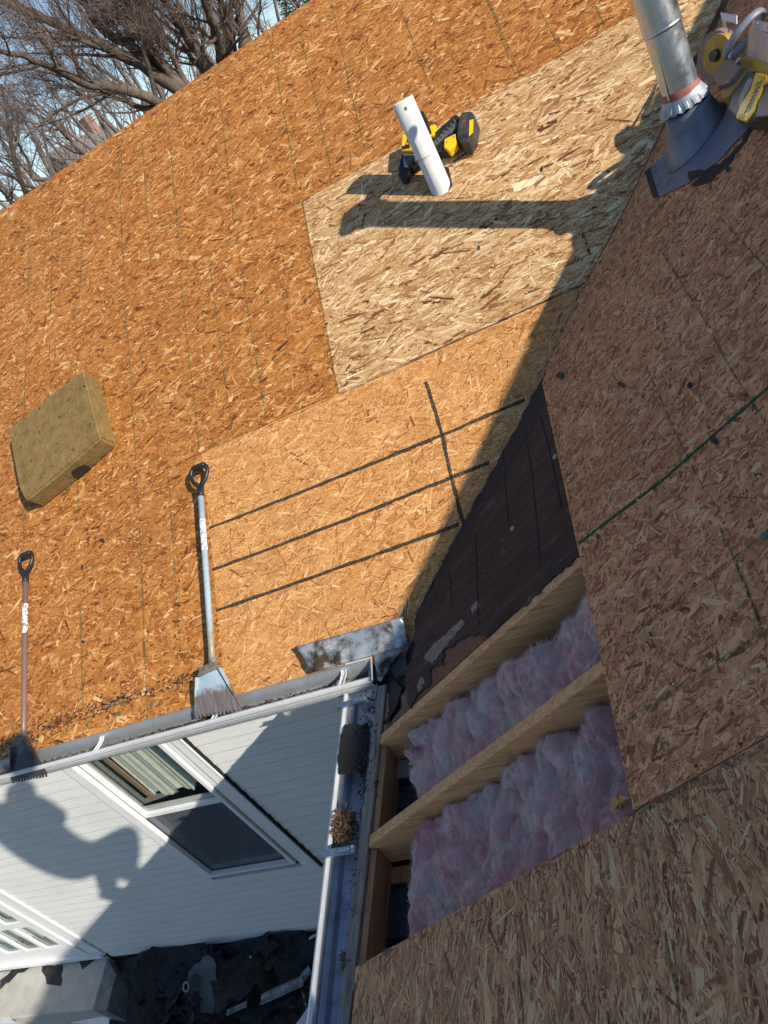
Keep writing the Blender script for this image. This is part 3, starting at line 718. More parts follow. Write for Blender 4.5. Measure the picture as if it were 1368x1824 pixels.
bm = bmesh.new(); sweep(bm, [V3(.012, .0105), V3(.0, .0125), V3(-.008, -.02), V3(-.012, -.045), V3(-.010, -.046), V3(-.004, -.016), V3(.0, .0095)], (gx0, 0, 0), (gx1 - .02, 0, 0), closed=True)
bm_obj('drip_edge', bm, metal_mat('drip_edge_metal', (.50, .53, .54), .42, .6, .6, (.2, .19, .17), 14), ga)
for px, py in ((172, 1338), (382, 1282), (612, 1205)):
    x = PZ(px, py, -.01).x
    bm = bmesh.new(); w = .011
    P = [Vector((x, -.004, -.004)), Vector((x, -.02, -.012)), Vector((x, -.05, -.010)), Vector((x, -.088, -.0035))]
    for a, b in zip(P, P[1:]):
        d = (b - a); u = d.normalized(); Z = Vector((1, 0, 0)).cross(u)
        box(bm, (a + b) / 2, w * 2, d.length + .002, .002, Vector((1, 0, 0)), u, Z)
        for sx in (-1, 1): box(bm, (a + b) / 2 + Vector((sx * w, 0, .003)), .0018, d.length, .007, Vector((1, 0, 0)), u, Z)
    bm_obj('hanger_bracket', bm, M_alu, ga)
def rubble(name, n, sampler, size, mat, parent=None, spike=.35):
    bm = bmesh.new()
    for i in range(n):
        c = Vector(sampler()); s = size * R_.uniform(.35, 1.3)
        if R_.random() < spike:
            d = Vector((R_.gauss(0, 1), R_.gauss(0, 1), R_.gauss(0, .5))).normalized() * s * 1.8; q = Vector((R_.gauss(0, 1), R_.gauss(0, 1), R_.gauss(0, 1))).normalized() * s * .16
            a = [bm.verts.new(c - d), bm.verts.new(c + q), bm.verts.new(c + d), bm.verts.new(c - q)]
            bm.faces.new(a)
        else:
            a = [bm.verts.new(c + Vector((R_.gauss(0, s), R_.gauss(0, s), R_.gauss(0, s * .7)))) for _ in range(4)]
            for f in ((0, 1, 2), (0, 2, 3), (0, 3, 1), (1, 3, 2)): bm.faces.new([a[j] for j in f])
    me = bpy.data.meshes.new(name); bm.to_mesh(me); bm.free()
    return link(name, me, mat, parent)
V = []; Fc = []; n = 260
for i in range(n + 1):
    x = gx0 + .02 + (gx1 - gx0 - .03) * i / n
    for j in range(5):
        V.append((x, -.010 - .070 * j / 4, -.066 + .010 * math.sin(x * 5) + R_.uniform(-.006, .006) + .008 * (j / 4)))
for i in range(n):
    for j in range(4): a = i * 5 + j; Fc.append((a, a + 1, a + 6, a + 5))
db = mesh_py('gutter_debris', V, Fc, M_debris); tag(db, 'layer of brown leaf debris lying in the white gutter', 'debris', kind='stuff')
rb = rubble('gutter_leaf_litter', 5200, lambda: (R_.uniform(gx0, gx1) if R_.random() < .3 else R_.uniform(-2.4, -.1), R_.uniform(-.080, -.014), -.058 + R_.uniform(-.006, .014)), .0045, M_debris)
tag(rb, 'loose brown leaf crumbs on the gutter debris', 'leaf litter', kind='stuff')

# second gutter, along the shaded eave
gb = empty('gutter', (-.1, -1.5, -.12), 'blue grey galvanised gutter beside the open rafters with a leaf clump', 'gutter', kind='thing')
def H3(x, z): return Vector((x, 0, z))
A0 = Vector((-.198, -.14, -.04)); A1 = Vector((-.141, -1.21, -.04)); dB = (A1 - A0) / (A1 - A0).length
B0 = A0 - dB * .04; B1 = A0 + dB * 5.4
bm = bmesh.new(); sweep(bm, [H3(.003, -.004), H3(.002, -.035), H3(.014, -.05), H3(.018, -.075), H3(.05, -.082), H3(.055, -.078), H3(.085, -.08), H3(.09, -.084), H3(.118, -.08), H3(.122, -.055), H3(.124, -.01)], B0, B1)
o = bm_obj('trough', bm, metal_mat('blue_grey_gutter', (.40, .47, .56), .4, .55, .55, (.10, .11, .13), 20), gb); solidify(o, .0015, 0)
bm = bmesh.new(); sweep(bm, [H3(-.012, -.018), H3(-.012, .0), H3(-.004, .004), H3(.006, .001), H3(.006, -.006), H3(-.004, -.010)], B0, B1, closed=True)
bm_obj('front_lip', bm, M_alu, gb)
bm = bmesh.new(); sweep(bm, [H3(-.010, -.022), H3(-.002, -.045), H3(.010, -.06), H3(.012, -.085), H3(.016, -.085), H3(.014, -.055), H3(.002, -.04), H3(-.006, -.02)], B0, B1, closed=True)
bm_obj('front_face', bm, M_alu, gb)
bm = bmesh.new(); sweep(bm, [H3(.124, -.012), H3(.128, .006), H3(.150, .012), H3(.150, .008), H3(.131, .002), H3(.127, -.012)], B0, B1, closed=True)
bm_obj('back_flange', bm, M_galvd, gb)
for pya, pyb in (((628, 1265), (655, 1256)), ((592, 1532), (634, 1521)), ):
    y = PZ(*pya, -.04).y; xl = A0.x + dB.x * (A0.y - y) * -1 / dB.y * -1
    xl = -.198 + (.057) * ((-.14 - y) / 1.07)
    bm = bmesh.new()
    box(bm, (xl + .060, y, -.002), .125, .024, .002); box(bm, (xl + .06, y - .011, .002), .125, .002, .008); box(bm, (xl + .06, y + .011, .002), .125, .002, .008)
    box(bm, (xl + .085, y, .006), .04, .014, .006)
    for q in (.03, .05): box(bm, (xl + q, y, .000), .012, .006, .003)
    bm_obj('hanger_bracket', bm, M_galv, gb)
# black felt strip over the gutter
bm = bmesh.new()
fp = ragged([(612, 1296), (630, 1288), (640, 1292), (657, 1284), (657, 1320), (650, 1350), (647, 1378), (626, 1372), (604, 1378), (600, 1350), (607, 1318)], 3.5, 7)
ctr = Vector((0, 0, 0))
prism(bm, [PZ(x, y, -.028 + R_.uniform(-.006, .006)) for x, y in fp], Vector((0, 0, -.003)))
tag(bm_obj('felt_strip', bm, M_dark), 'black felt piece fallen across the blue grey gutter', 'scrap')
# nest-like clump of leaves
c0 = PZ(618, 1475, -.05)
cl = rubble('leaf_clump', 900, lambda: (c0.x + R_.gauss(0, .018), c0.y + R_.gauss(0, .024), c0.z + abs(R_.gauss(0, .014))), .009, M_nest, spike=.7)
tag(cl, 'brown clump of dead leaves lodged in the blue grey gutter', 'leaf clump')
def sB():
    y = R_.uniform(-1.6, -.15); xl = -.198 + .057 * ((-.14 - y) / 1.07)
    return (xl + R_.choice([.118, .112, .10, .13]) + R_.gauss(0, .006), y, -.07 + R_.uniform(0, .06) * R_.random())
tag(rubble('gutter_grit', 1500, sB, .0035, M_tar, spike=.15), 'black grit and crumbs along the back of the blue grey gutter', 'grit', kind='stuff')
tag(rubble('moss_tuft', 160, lambda: tuple(PZ(613 + R_.gauss(0, 4), 1712 + R_.gauss(0, 12), -.03 + R_.uniform(0, .012))), .005, simple('moss', (.10, .10, .06), .9), spike=.6), 'pale dried moss tuft at the edge of the blue grey gutter', 'moss tuft')
tag(rubble('charred_crumbs', 350, lambda: tuple(PZ(R_.uniform(640, 672) - 0.0, R_.uniform(1230, 1420), -.02 + R_.uniform(-.01, .006))), .004, M_tar, spike=.1), 'black crumbs on the stained end of the eave board', 'grit', kind='stuff')

# loose bent flashing at the valley mouth
n1, n2 = 26, 10
TLp, TRp, BRp, BLp = (524, 1153), (717, 1099), (731, 1148), (560, 1197)
def flp(u, v):
    x = (TLp[0] * (1 - u) + TRp[0] * u) * (1 - v) + (BLp[0] * (1 - u) + BRp[0] * u) * v
    y = (TLp[1] * (1 - u) + TRp[1] * u) * (1 - v) + (BLp[1] * (1 - u) + BRp[1] * u) * v
    h = .028 + .012 * math.sin(u * 9 + v * 2) * (1 - v * .5) + .018 * max(0, .2 - u) * 5 * v + .01 * u + .006 * math.sin(u * 31 + v * 7) * v + .004 * R_.uniform(-1, 1)
    return PA(x + 3 * math.sin(v * 6) * (1 if u < .1 else 0), y, h)
V = [flp(i / n1, j / n2) for i in range(n1 + 1) for j in range(n2 + 1)]
Fc = [(i * (n2 + 1) + j, (i + 1) * (n2 + 1) + j, (i + 1) * (n2 + 1) + j + 1, i * (n2 + 1) + j + 1) for i in range(n1) for j in range(n2)]
fl = mesh_py('loose_flashing', V, Fc, M_flash, None, True); solidify(fl, .0012)
tag(fl, 'bent rusty and tar stained metal flashing lying above the gutter corner', 'flashing')
bm = bmesh.new()
for poly, hh in (([(666, 1165), (676, 1160), (720, 1150), (700, 1178), (678, 1214), (672, 1212)], -.02), ):
    prism(bm, [PA(x, y, hh + .03) for x, y in poly], NA * -.0015)
prism(bm, [PA(669, 1206, -.02), PA(676, 1213, -.02), PA(712, 1150, .012), PA(704, 1150, .012)], NA * -.01)
tag(bm_obj('valley_metal', bm, M_flash), 'narrow strip of stained valley metal under the bent flashing', 'flashing')
# box-end frame of the old gutter piece
bm = bmesh.new()
tube(bm, [PZ(661, 1172, .012), PZ(663, 1212, .0)], .0035, 6); tube(bm, [PZ(615, 1183, .012), PZ(661, 1171, .012)], .0035, 6)
bm_obj('end_frame', bm, M_alu, ga)

# ------------------------------------------------------------------ insulation
def batt(poly, ya, yb, label, seed, dep=.085):
    rs = np.random.default_rng(seed)
    P = np.array([tuple(b2(*q)) for q in poly]); lo, hi = P.min(0), P.max(0)
    nx, ny = int((hi[0] - lo[0]) / .004), int((hi[1] - lo[1]) / .004)
    U = np.linspace(lo[0], hi[0], nx); W_ = np.linspace(lo[1], hi[1], ny)
    uu, vv = np.meshgrid(U, W_, indexing='ij')
    def fbm(f, ax, ay, o=4):
        r = np.zeros_like(uu); a = 1; tot = 0
        for i in range(o):
            n_ = 24; g_ = rs.random((n_ * 2 ** min(i, 2) + 2, n_ * 2 ** min(i, 2) + 2)); s = g_.shape[0] - 2
            X = ((uu - lo[0]) * f * ax * 2 ** i) % (s - 1); Y = ((vv - lo[1]) * f * ay * 2 ** i) % (s - 1)
            xi = X.astype(int); yi = Y.astype(int); fx = X - xi; fy = Y - yi; fx = fx * fx * (3 - 2 * fx); fy = fy * fy * (3 - 2 * fy)
            r += a * (g_[xi, yi] * (1 - fx) * (1 - fy) + g_[xi + 1, yi] * fx * (1 - fy) + g_[xi, yi + 1] * (1 - fx) * fy + g_[xi + 1, yi + 1] * fx * fy)
            tot += a; a *= .55
        return r / tot
    w1 = fbm(5, 1, 1.2); 
    big = fbm(7, 1.5, .9); med = fbm(18, 1.6, .7); fine = fbm(55, 1.3, .8)
    rid = 1 - np.abs(2 * fbm(13, 1.7, .6) - 1)
    rid2 = 1 - np.abs(2 * fbm(30, 1.5, .8) - 1)
    ins = in_poly(np.stack([uu.ravel(), vv.ravel()], 1), P).reshape(uu.shape) & (vv < ya) & (vv > yb)
    # distance-like falloff to the outline
    e = ins.astype(float)
    for _ in range(9):
        e = np.minimum(e, (np.roll(e, 1, 0) + np.roll(e, -1, 0) + np.roll(e, 1, 1) + np.roll(e, -1, 1) + e) / 5)
    e = np.clip(e, 0, 1)
    bl = np.abs(2 * fbm(9, 1.0, .8, 2) - 1); bl2 = np.abs(2 * fbm(22, 1.0, .7, 2) - 1); bl3 = np.abs(2 * fbm(60, 1, .7, 2) - 1)
    H = -dep + (big - .5) * .05 + (med - .5) * .02 + bl ** .7 * .050 + bl2 ** .7 * .020 + bl3 ** .8 * .008 + (fine - .5) * .010 - .03 - (1 - e) ** 2 * .05
    s, y = uu, vv
    X = np.stack([s / HB, y, s / HB * TB], -1) + H[..., None] * np.array(NB)
    V = X.reshape(-1, 3); idx = np.arange(nx * ny).reshape(nx, ny)
    keep = ins[:-1, :-1] & ins[1:, 1:] & ins[:-1, 1:] & ins[1:, :-1]
    q = np.stack([idx[:-1, :-1], idx[1:, :-1], idx[1:, 1:], idx[:-1, 1:]], -1)[keep]
    me = bpy.data.meshes.new('insulation_batt'); me.vertices.add(len(V)); me.vertices.foreach_set('co', V.ravel().astype(np.float32))
    me.loops.add(q.size); me.loops.foreach_set('vertex_index', q.ravel().astype(np.int32)); me.polygons.add(len(q)); me.polygons.foreach_set('loop_start', np.arange(0, q.size, 4, dtype=np.int32)); me.update(calc_edges=True)
    o = link('insulation_batt', me, M_ins, None, True); solidify(o, .05)
    tag(o, label, 'insulation')
    # loose fibres
    k = 16000; ii = rs.integers(0, nx - 1, k * 2); jj = rs.integers(0, ny - 1, k * 2); ok = ins[ii, jj]; ii, jj = ii[ok][:k], jj[ok][:k]; k = len(ii)
    base = X[ii, jj]; th = rs.normal(1.2, .8, k); L = rs.uniform(.004, .022, k); 
    d = np.stack([np.cos(th), np.sin(th), rs.normal(.25, .35, k)], -1); d /= np.linalg.norm(d, axis=1)[:, None]; d[:, 2] += d[:, 0] * TB
    w = np.cross(d, np.array(NB)); w /= np.linalg.norm(w, axis=1)[:, None]; w *= rs.uniform(.0002, .0006, k)[:, None]
    b = base + np.array(NB) * .001; md = b + d * (L / 2)[:, None] + rs.normal(0, .0015, (k, 3)); en = b + d * L[:, None] + rs.normal(0, .002, (k, 3)) + np.array(NB) * .002
    VV = np.stack([b - w, b + w, md + w * .8, md - w * .8, en + w * .3, en - w * .3], 1).reshape(-1, 3)
    o6 = np.arange(k)[:, None] * 6; f = np.concatenate([o6 + np.array([0, 1, 2, 3]), o6 + np.array([3, 2, 4, 5])], 0)
    me = bpy.data.meshes.new('loose_fibres'); me.vertices.add(len(VV)); me.vertices.foreach_set('co', VV.ravel().astype(np.float32))
    me.loops.add(f.size); me.loops.foreach_set('vertex_index', f.ravel().astype(np.int32)); me.polygons.add(len(f)); me.polygons.foreach_set('loop_start', np.arange(0, f.size, 4, dtype=np.int32)); me.update(calc_edges=True)
    fo = link('loose_fibres', me, M_ins, o); fo['kind'] = 'stuff'
    return o
batt(ragged([(700, 1300), (740, 1262), (800, 1220), (870, 1170), (950, 1120), (1010, 1060), (1060, 1030), (1100, 1180), (1000, 1250), (900, 1330), (780, 1420), (760, 1420), (722, 1430), (712, 1372), (704, 1340), (706, 1320)], 5, 12), -.394, -.728, 'pink glass wool batt between the first and second rafters', 5, .058)
batt(ragged([(690, 1480), (720, 1440), (830, 1370), (920, 1300), (1010, 1230), (1110, 1150), (1150, 1440), (1145, 1490), (900, 1640), (672, 1770), (672, 1700), (684, 1640), (692, 1580), (694, 1530)], 5, 12), -.770, -1.103, 'larger pink glass wool batt beside the grey brown panel, under the dead leaf', 6, .075)
# dead leaf
lc = PB(1103, 1428, -.012); bm = bmesh.new()
lp = [(1084, 1440), (1092, 1432), (1086, 1424), (1097, 1420), (1099, 1411), (1106, 1417), (1121, 1421), (1119, 1429), (1112, 1436), (1108, 1445), (1096, 1441), (1090, 1447)]
cv = bm.verts.new(PB(1103, 1429, .004)); vs = [bm.verts.new(PB(x, y, -.016 + R_.uniform(0, .022))) for x, y in lp]
for i in range(len(vs)): bm.faces.new((cv, vs[i], vs[(i + 1) % len(vs)]))
o = bm_obj('dead_leaf', bm, simple('tan_leaf', (.42, .24, .09), .6, var=.25, scale=60)); solidify(o, .0008); tag(o, 'curled tan dead leaf lying on the pink insulation', 'leaf')

# ------------------------------------------------------------------ shingle shovels
def shovel(top, neck, bl, hgt, label, mats, blade_w, group='shingle removal shovels lying on the roof'):
    """top = grip end px, neck = where the shaft enters the head px, bl = four blade corner px (top left, top right, bottom right, bottom left)"""
    M_shaft, M_head = mats[0], mats[1]
    p0 = PA(*top, hgt[0]); p1 = PA(*neck, hgt[1])
    t = empty('shingle_shovel', tuple(PA(*neck)), label, 'shovel', group)
    ax = (p0 - p1).normalized(); side = ax.cross(NA).normalized(); up = side.cross(ax).normalized()
    bm = bmesh.new(); L = (p0 - p1).length
    tube(bm, [p1 - ax * .02, p1 + ax * .1, p0 - ax * .11], [.0165, .015, .0145], 16); bm_obj('shaft', bm, M_shaft, t, True)
    bm = bmesh.new(); tube(bm, [p0 - ax * .155, p0 - ax * .145, p0 - ax * .10], [.0165, .0175, .0175], 14)
    # D grip
    pts = []
    for k in range(15):
        a = math.pi * k / 14
        pts.append((math.cos(a), math.sin(a)))
    yoke = [p0 - ax * .095 + up * 0]
    W2 = .052; base = p0 - ax * .10
    loop = [base, base + side * .018 + ax * .012, base + side * .040 + ax * .034, base + side * W2 + ax * .068, base + side * (W2 - .003) + ax * .094, base + side * .034 + ax * .108]
    lo2 = [base, base - side * .018 + ax * .012, base - side * .040 + ax * .034, base - side * W2 + ax * .068, base - side * (W2 - .003) + ax * .094, base - side * .034 + ax * .108]
    for q in (loop, lo2): tube(bm, q, [.012, .012, .0105, .0105, .011, .011], 10)
    bm_obj('grip_yoke', bm, M_black, t, True)
    bm = bmesh.new(); tube(bm, [base + side * .04 + ax * .107, base + side * .03 + ax * .108, base - side * .03 + ax * .108, base - side * .04 + ax * .107], [.012, .0155, .0155, .012], 12)
    bm_obj('grip_bar', bm, M_black, t, True)
    # worn sticker
    bm = bmesh.new(); a = p0 - ax * L * .28; b = p0 - ax * L * .44
    tube(bm, [a, b], .0153, 16, caps=False); bm_obj('worn_sticker', bm, mats[2], t, True)
    # head: flared plate with raised side flanges and toothed edge
    c = [PA(*q, h) for q, h in zip(bl, hgt[2])]
    nx, ny = 20, 12; V = []; 
    for j in range(ny + 1):
        v = j / ny
        for i in range(nx + 1):
            u = i / nx; q = (c[0] * (1 - u) + c[1] * u) * (1 - v) + (c[3] * (1 - u) + c[2] * u) * v
            crown = .010 * (1 - (2 * u - 1) ** 2) * (1 - v)
            V.append(q + NA * crown)
    Fc = [(j * (nx + 1) + i, j * (nx + 1) + i + 1, (j + 1) * (nx + 1) + i + 1, (j + 1) * (nx + 1) + i) for j in range(ny) for i in range(nx)]
    o = mesh_py('blade', V, Fc, M_head, t); solidify(o, .003)
    bm = bmesh.new(); nt = 12; e = (c[2] - c[3]); fw = ((c[3] + c[2]) / 2 - (c[0] + c[1]) / 2).normalized()
    for k in range(nt):
        a = c[3] + e * ((k + .12) / nt); b = c[3] + e * ((k + .82) / nt); q = fw * R_.uniform(.010, .016)
        prism(bm, [a, b, b + q - e * .008, a + q + e * .008], NA * -.003)
    bm_obj('teeth', bm, M_head, t)
    for (a, b, s) in ((c[0], c[3], -1), (c[1], c[2], 1)):
        bm = bmesh.new(); mid = (a + b) / 2
        prism(bm, [a, b, b + NA * .003, mid + NA * .018, a + NA * .028], side * .0025); bm_obj('side_flange', bm, M_head, t)
    bm = bmesh.new(); prism(bm, [c[0] + (c[1] - c[0]) * .03 + NA * .012, c[0] + (c[1] - c[0]) * .97 + NA * .012, c[0] + (c[1] - c[0]) * .80 - fw * .035 + NA * .020, c[0] + (c[1] - c[0]) * .2 - fw * .035 + NA * .020], NA * -.006)
    tube(bm, [p1 + ax * .04 - up * .002, p1 - ax * .05 - up * .004], [.020, .024], 14)
    bm_obj('socket', bm, M_rustd, t)
    return t
M_rustd = simple('grimy_steel', (.15, .125, .11), .6, var=.5, scale=45)
def shaft_mat(name, c, rust, zlo):
    t = NT(name, .38, .0, .5); P = t.geo(); n = t.noise(P, 35, 5, .7)
    s = t.new('ShaderNodeSeparateXYZ'); t.l.new(P, s.inputs[0])
    low = t.math('MULTIPLY', t.math('SUBTRACT', zlo, s.outputs[2]), 4.0)      # wear near the head, where the tool is used
    f = t.math('MULTIPLY', t.math('ADD', low, t.math('SUBTRACT', n, .45)), 2.6, True)
    t.col(t.mix(f, t.ramp(n, [(.3, tuple(x * .85 for x in c)), (.6, c)]), rust)); t.bump(n, .2, .001); return t.m
def stick_mat(name, under):
    t = NT(name, .5); P = t.geo(); n = t.noise(P, 60, 4, .6)
    t.col(t.ramp(n, [(.50, (.78, .78, .76)), (.54, under)])); return t.m
blue = (.36, .46, .52)
sb_m = (shaft_mat('blue_grey_paint', blue, (.30, .24, .16), .28), None, stick_mat('torn_sticker', (.25, .3, .33)))
def head_mat(name, c, n_lo, grime):
    t = NT(name, .45, .1, .5); P = t.geo(); n = t.noise(P, 28, 5, .7); s = t.new('ShaderNodeSeparateXYZ'); t.l.new(P, s.inputs[0])
    w = t.math('SUBTRACT', n_lo, s.outputs[2]); f = t.math('MULTIPLY', t.math('ADD', t.math('MULTIPLY', w, 30.0), t.math('MULTIPLY', t.math('SUBTRACT', n, .45), 2.0)), 1.6, True)
    st = t.noise(t.mapping(P, (160, 12, 12)), 1, 4, .7)
    g = t.ramp(st, [(.3, tuple(x * .55 for x in grime)), (.5, grime), (.75, tuple(min(1, x * 1.6) for x in grime))])
    t.col(t.mix(f, c, g)); t.bump(n, .4, .0015); return t.m
shovel((354, 834), (379, 1188), [(355, 1207), (395, 1190), (431, 1262), (347, 1274)], (.055, .045, (.058, .054, .036, .036)), 'blue grey shingle shovel with torn white sticker and toothed blade, right of the two shovels',
       (sb_m[0], head_mat('blue_grey_blade', (.36, .47, .54), .085, (.17, .14, .13)), sb_m[2]), .2)
shovel((46, 990), (42, 1322), [(26, 1330), (50, 1318), (84, 1378), (20, 1390)], (.045, .045, (.050, .046, .034, .034)), 'rusty brown shingle shovel with dark blade hooked over the gutter, leftmost tool',
       (shaft_mat('rusty_shaft', (.20, .13, .10), (.14, .11, .10), .1), head_mat('dark_blade', (.09, .10, .11), .06, (.05, .045, .042)), stick_mat('worn_white_sticker', (.2, .14, .11))), .2)

# ------------------------------------------------------------------ paving slab on the roof
PT = .125
def slab_mat():
    t = NT('brown_rough_slab', .9, 0, .2); P = t.geo(); n = t.noise(P, 14, 7, .7); f = t.noise(P, 120, 4, .7); v = t.noise(P, 30, 3)
    c = t.ramp(n, [(.3, (.16, .105, .036)), (.5, (.24, .16, .058)), (.75, (.30, .21, .085))])
    c = t.mix(t.ramp(f, [(.66, G3(0)), (.74, G3(.5))]), c, (.62, .55, .42))
    c = t.mix(t.ramp(v, [(.28, G3(.8)), (.36, G3(0))]), c, (.10, .065, .03))
    t.col(c); t.bump(t.noise(P, 45, 8, .75), .9, .012); return t.m
tp = [(11, 768), (148, 658), (179, 782), (150, 812), (120, 838), (70, 876), (40, 898)]
bm = bmesh.new()
topP = [PA(x, y, PT) for x, y in [(13, 764), (60, 726), (105, 691), (148, 659), (164, 720), (179, 780), (150, 806), (108, 842), (80, 865), (44, 893), (33, 872), (22, 815)]]
a = [bm.verts.new(p) for p in topP]; mid = [bm.verts.new(p - NA * PT * .5 + Vector((R_.uniform(-.004, .004), R_.uniform(-.004, .004), 0))) for p in topP]; b = [bm.verts.new(p - NA * (PT - .001)) for p in topP]
bm.faces.new(a); bm.faces.new(b[::-1]); n = len(a)
for i in range(n):
    j = (i + 1) % n; bm.faces.new((a[i], mid[i], mid[j], a[j])); bm.faces.new((mid[i], b[i], b[j], mid[j]))
bmesh.ops.recalc_face_normals(bm, faces=bm.faces[:])
bmesh.ops.bevel(bm, geom=[e for e in bm.edges if e.calc_face_angle(0) > .6], offset=.012, segments=3, affect='EDGES')
me = bpy.data.meshes.new('paving_slab'); bm.to_mesh(me); bm.free()
slab = link('paving_slab', me, slab_mat()); tag(slab, 'thick brown pitted paving slab lying on the orange sheathing at the left', 'paving slab')
sub = slab.modifiers.new('sub', 'SUBSURF'); sub.subdivision_type = 'SIMPLE'; sub.levels = sub.render_levels = 5
tx = bpy.data.textures.new('slab_relief', 'CLOUDS'); tx.noise_scale = .035; tx.noise_depth = 4
dm = slab.modifiers.new('disp', 'DISPLACE'); dm.texture = tx; dm.strength = .004; dm.texture_coords = 'GLOBAL'
# notches and pits in the slab as dark chips
bm = bmesh.new()
def pit(px, py, h, r, N, el=.5, th=0.):
    c = PA(px, py, h); u, v = frame_of(N); uu = u * math.cos(th) + v * math.sin(th); vv = v * math.cos(th) - u * math.sin(th)
    n = 9; pts = [c + uu * r * math.cos(6.283 * k / n) * R_.uniform(.7, 1.3) + vv * r * el * math.sin(6.283 * k / n) * R_.uniform(.7, 1.3) for k in range(n)]
    prism(bm, pts, N * -.006)
for x, y, r in ((150, 687, .012), (70, 727, .010), (70, 770, .011), (106, 742, .010), (160, 756, .009), (46, 745, .006), (100, 790, .007), (130, 800, .008), (55, 820, .010), (72, 850, .007), (120, 712, .006), (85, 705, .006), (36, 795, .006), (92, 830, .006)):
    pit(x, y, PT + .004, r, NA, R_.uniform(.3, .6), R_.uniform(0, 3))
bm_obj('pits', bm, simple('pit_shadow_dirt', (.07, .045, .02), .95), slab)
bm = bmesh.new(); q0 = PA(140, 840, PT * .30); q1 = PA(160, 826, PT * .30); fr = (topP[6] - topP[7]).normalized(); out = fr.cross(NA).normalized()
if out.y > 0: out = -out
base = topP[7].lerp(topP[6], .35) - NA * (PT * .62)
pts = [base - fr * .055 + out * .006, base - fr * .03 + NA * .035 + out * .006, base + fr * .02 + NA * .03 + out * .006, base + fr * .05 + NA * .012 + out * .006, base + fr * .045 - NA * .035 + out * .006, base - fr * .05 - NA * .035 + out * .006]
prism(bm, pts, out * -.02); bm_obj('edge_notch', bm, simple('notch_dark', (.025, .016, .01), .95), slab)

# ------------------------------------------------------------------ white vent pipe
pvc = empty('vent_pipe', tuple(PA(783, 332)), 'white plastic vent pipe standing through the pale new panel', 'pipe')
b0 = PA(784, 331); v = ray(718, 177)
# top point: nearest to the sight line on a nearly vertical axis
axis = Vector((-.012, .03, 1)).normalized()
def nearest(base, ax, px, py):
    v = Vector(ray(px, py)); w = Vector(CAM) - base; b = v.dot(ax); d = v.dot(w); e = ax.dot(w)
    return base + ax * ((e - b * d) / (1 - b * b))
ptop = nearest(b0, axis, 718, 178); rp = .0505
bm = bmesh.new(); st = b0 - axis * .12
ro = tube(bm, [st, ptop], rp, 40, caps=False); ri = tube(bm, [st, ptop], rp - .0055, 40, caps=False)
for k in range(40): bm.faces.new((ro[1][k], ro[1][(k + 1) % 40], ri[1][(k + 1) % 40], ri[1][k]))
bm_obj('pipe_wall', bm, M_pvc, pvc, False)
for p in pvc.children: 
    for q in p.data.polygons: q.use_smooth = True
hb = b0 + axis * (ptop - b0).length * .37
bm = bmesh.new(); tube(bm, [hb - axis * .0015, hb + axis * .0015], rp + .0006, 40, caps=False); tube(bm, [hb - axis * .0085, hb - axis * .0075], rp + .0006, 40, caps=False)
bm_obj('scribe_ring', bm, simple('grey_pencil', (.25, .24, .23), .8), pvc)
bm = bmesh.new(); u_, v_ = frame_of(axis)
cdir = (Vector(CAM) - ptop); cdir -= axis * cdir.dot(axis); cdir.normalize()
s_ = cdir.cross(axis)
box(bm, ptop - axis * .032 + cdir * (rp + .0003), .009, .004, .012, s_, cdir, axis)
bm_obj('rust_spot', bm, simple('rust_stain', (.25, .12, .03), .8), pvc)
on_A([(768, 330), (777, 348), (783, 344), (800, 338), (806, 330), (799, 298), (790, 296)], .0022, .004, 'pipe_cutout', simple('dark_cutout', (.030, .012, .008), .9), house)

# ------------------------------------------------------------------ cordless nail gun
def lettering(txt, origin, X, Y, size, mat, parent, ext=.0006, align='CENTER', bold=.0):
    cu = bpy.data.curves.new('lettering', 'FONT'); cu.body = txt; cu.size = size; cu.extrude = ext; cu.align_x = align; cu.align_y = 'CENTER'; cu.offset = bold
    o = bpy.data.objects.new('lettering_tmp', cu); COL.objects.link(o)
    dg = bpy.context.evaluated_depsgraph_get(); me = bpy.data.meshes.new_from_object(o.evaluated_get(dg)); bpy.data.objects.remove(o)
    Z = X.cross(Y).normalized(); M = Matrix.Identity(4)
    for i in range(3): M[i][0] = X[i]; M[i][1] = Y[i]; M[i][2] = Z[i]; M[i][3] = origin[i]
    me.transform(M); me.materials.clear(); return link('lettering', me, mat, parent)
gun = empty('nail_gun', tuple(PA(770, 270)), 'yellow and black cordless nail gun lying behind the white pipe', 'nail gun')
def slabA(name, pts, h0, h1, mat, parent, bev=.004):
    return on_A(pts, h1, h1 - h0, name, mat, parent, bev)
slabA('motor_housing', [(716, 232), (741, 226), (753, 231), (757, 262), (744, 268), (713, 268)], .02, .095, M_yel, gun, .008)
slabA('top_cap', [(741, 200), (753, 196), (762, 214), (768, 236), (758, 240), (746, 218)], .03, .09, M_black, gun, .006)
slabA('nose_bracket', [(714, 268), (741, 268), (735, 284), (722, 288)], .02, .08, M_grip, gun, .004)
slabA('nose', [(716, 272), (731, 272), (728, 300), (722, 318), (712, 318), (710, 298)], .012, .055, M_black, gun, .004)
slabA('contact_foot', [(712, 298), (722, 302), (722, 322), (716, 318), (709, 312)], .004, .03, M_black, gun, .002)
slabA('steel_striker', [(718, 278), (728, 276), (727, 298), (719, 296)], .055, .066, M_steel, gun, .003)
slabA('magazine', [(729, 300), (728, 288), (800, 222), (809, 205), (822, 216), (818, 232), (790, 262)], .008, .052, M_black, gun, .004)
slabA('magazine_rail', [(765, 244), (812, 203), (818, 209), (772, 252)], .05, .066, M_black, gun, .002)
slabA('magazine_rail', [(771, 252), (812, 216), (817, 222), (776, 259)], .05, .064, M_grip, gun, .002)
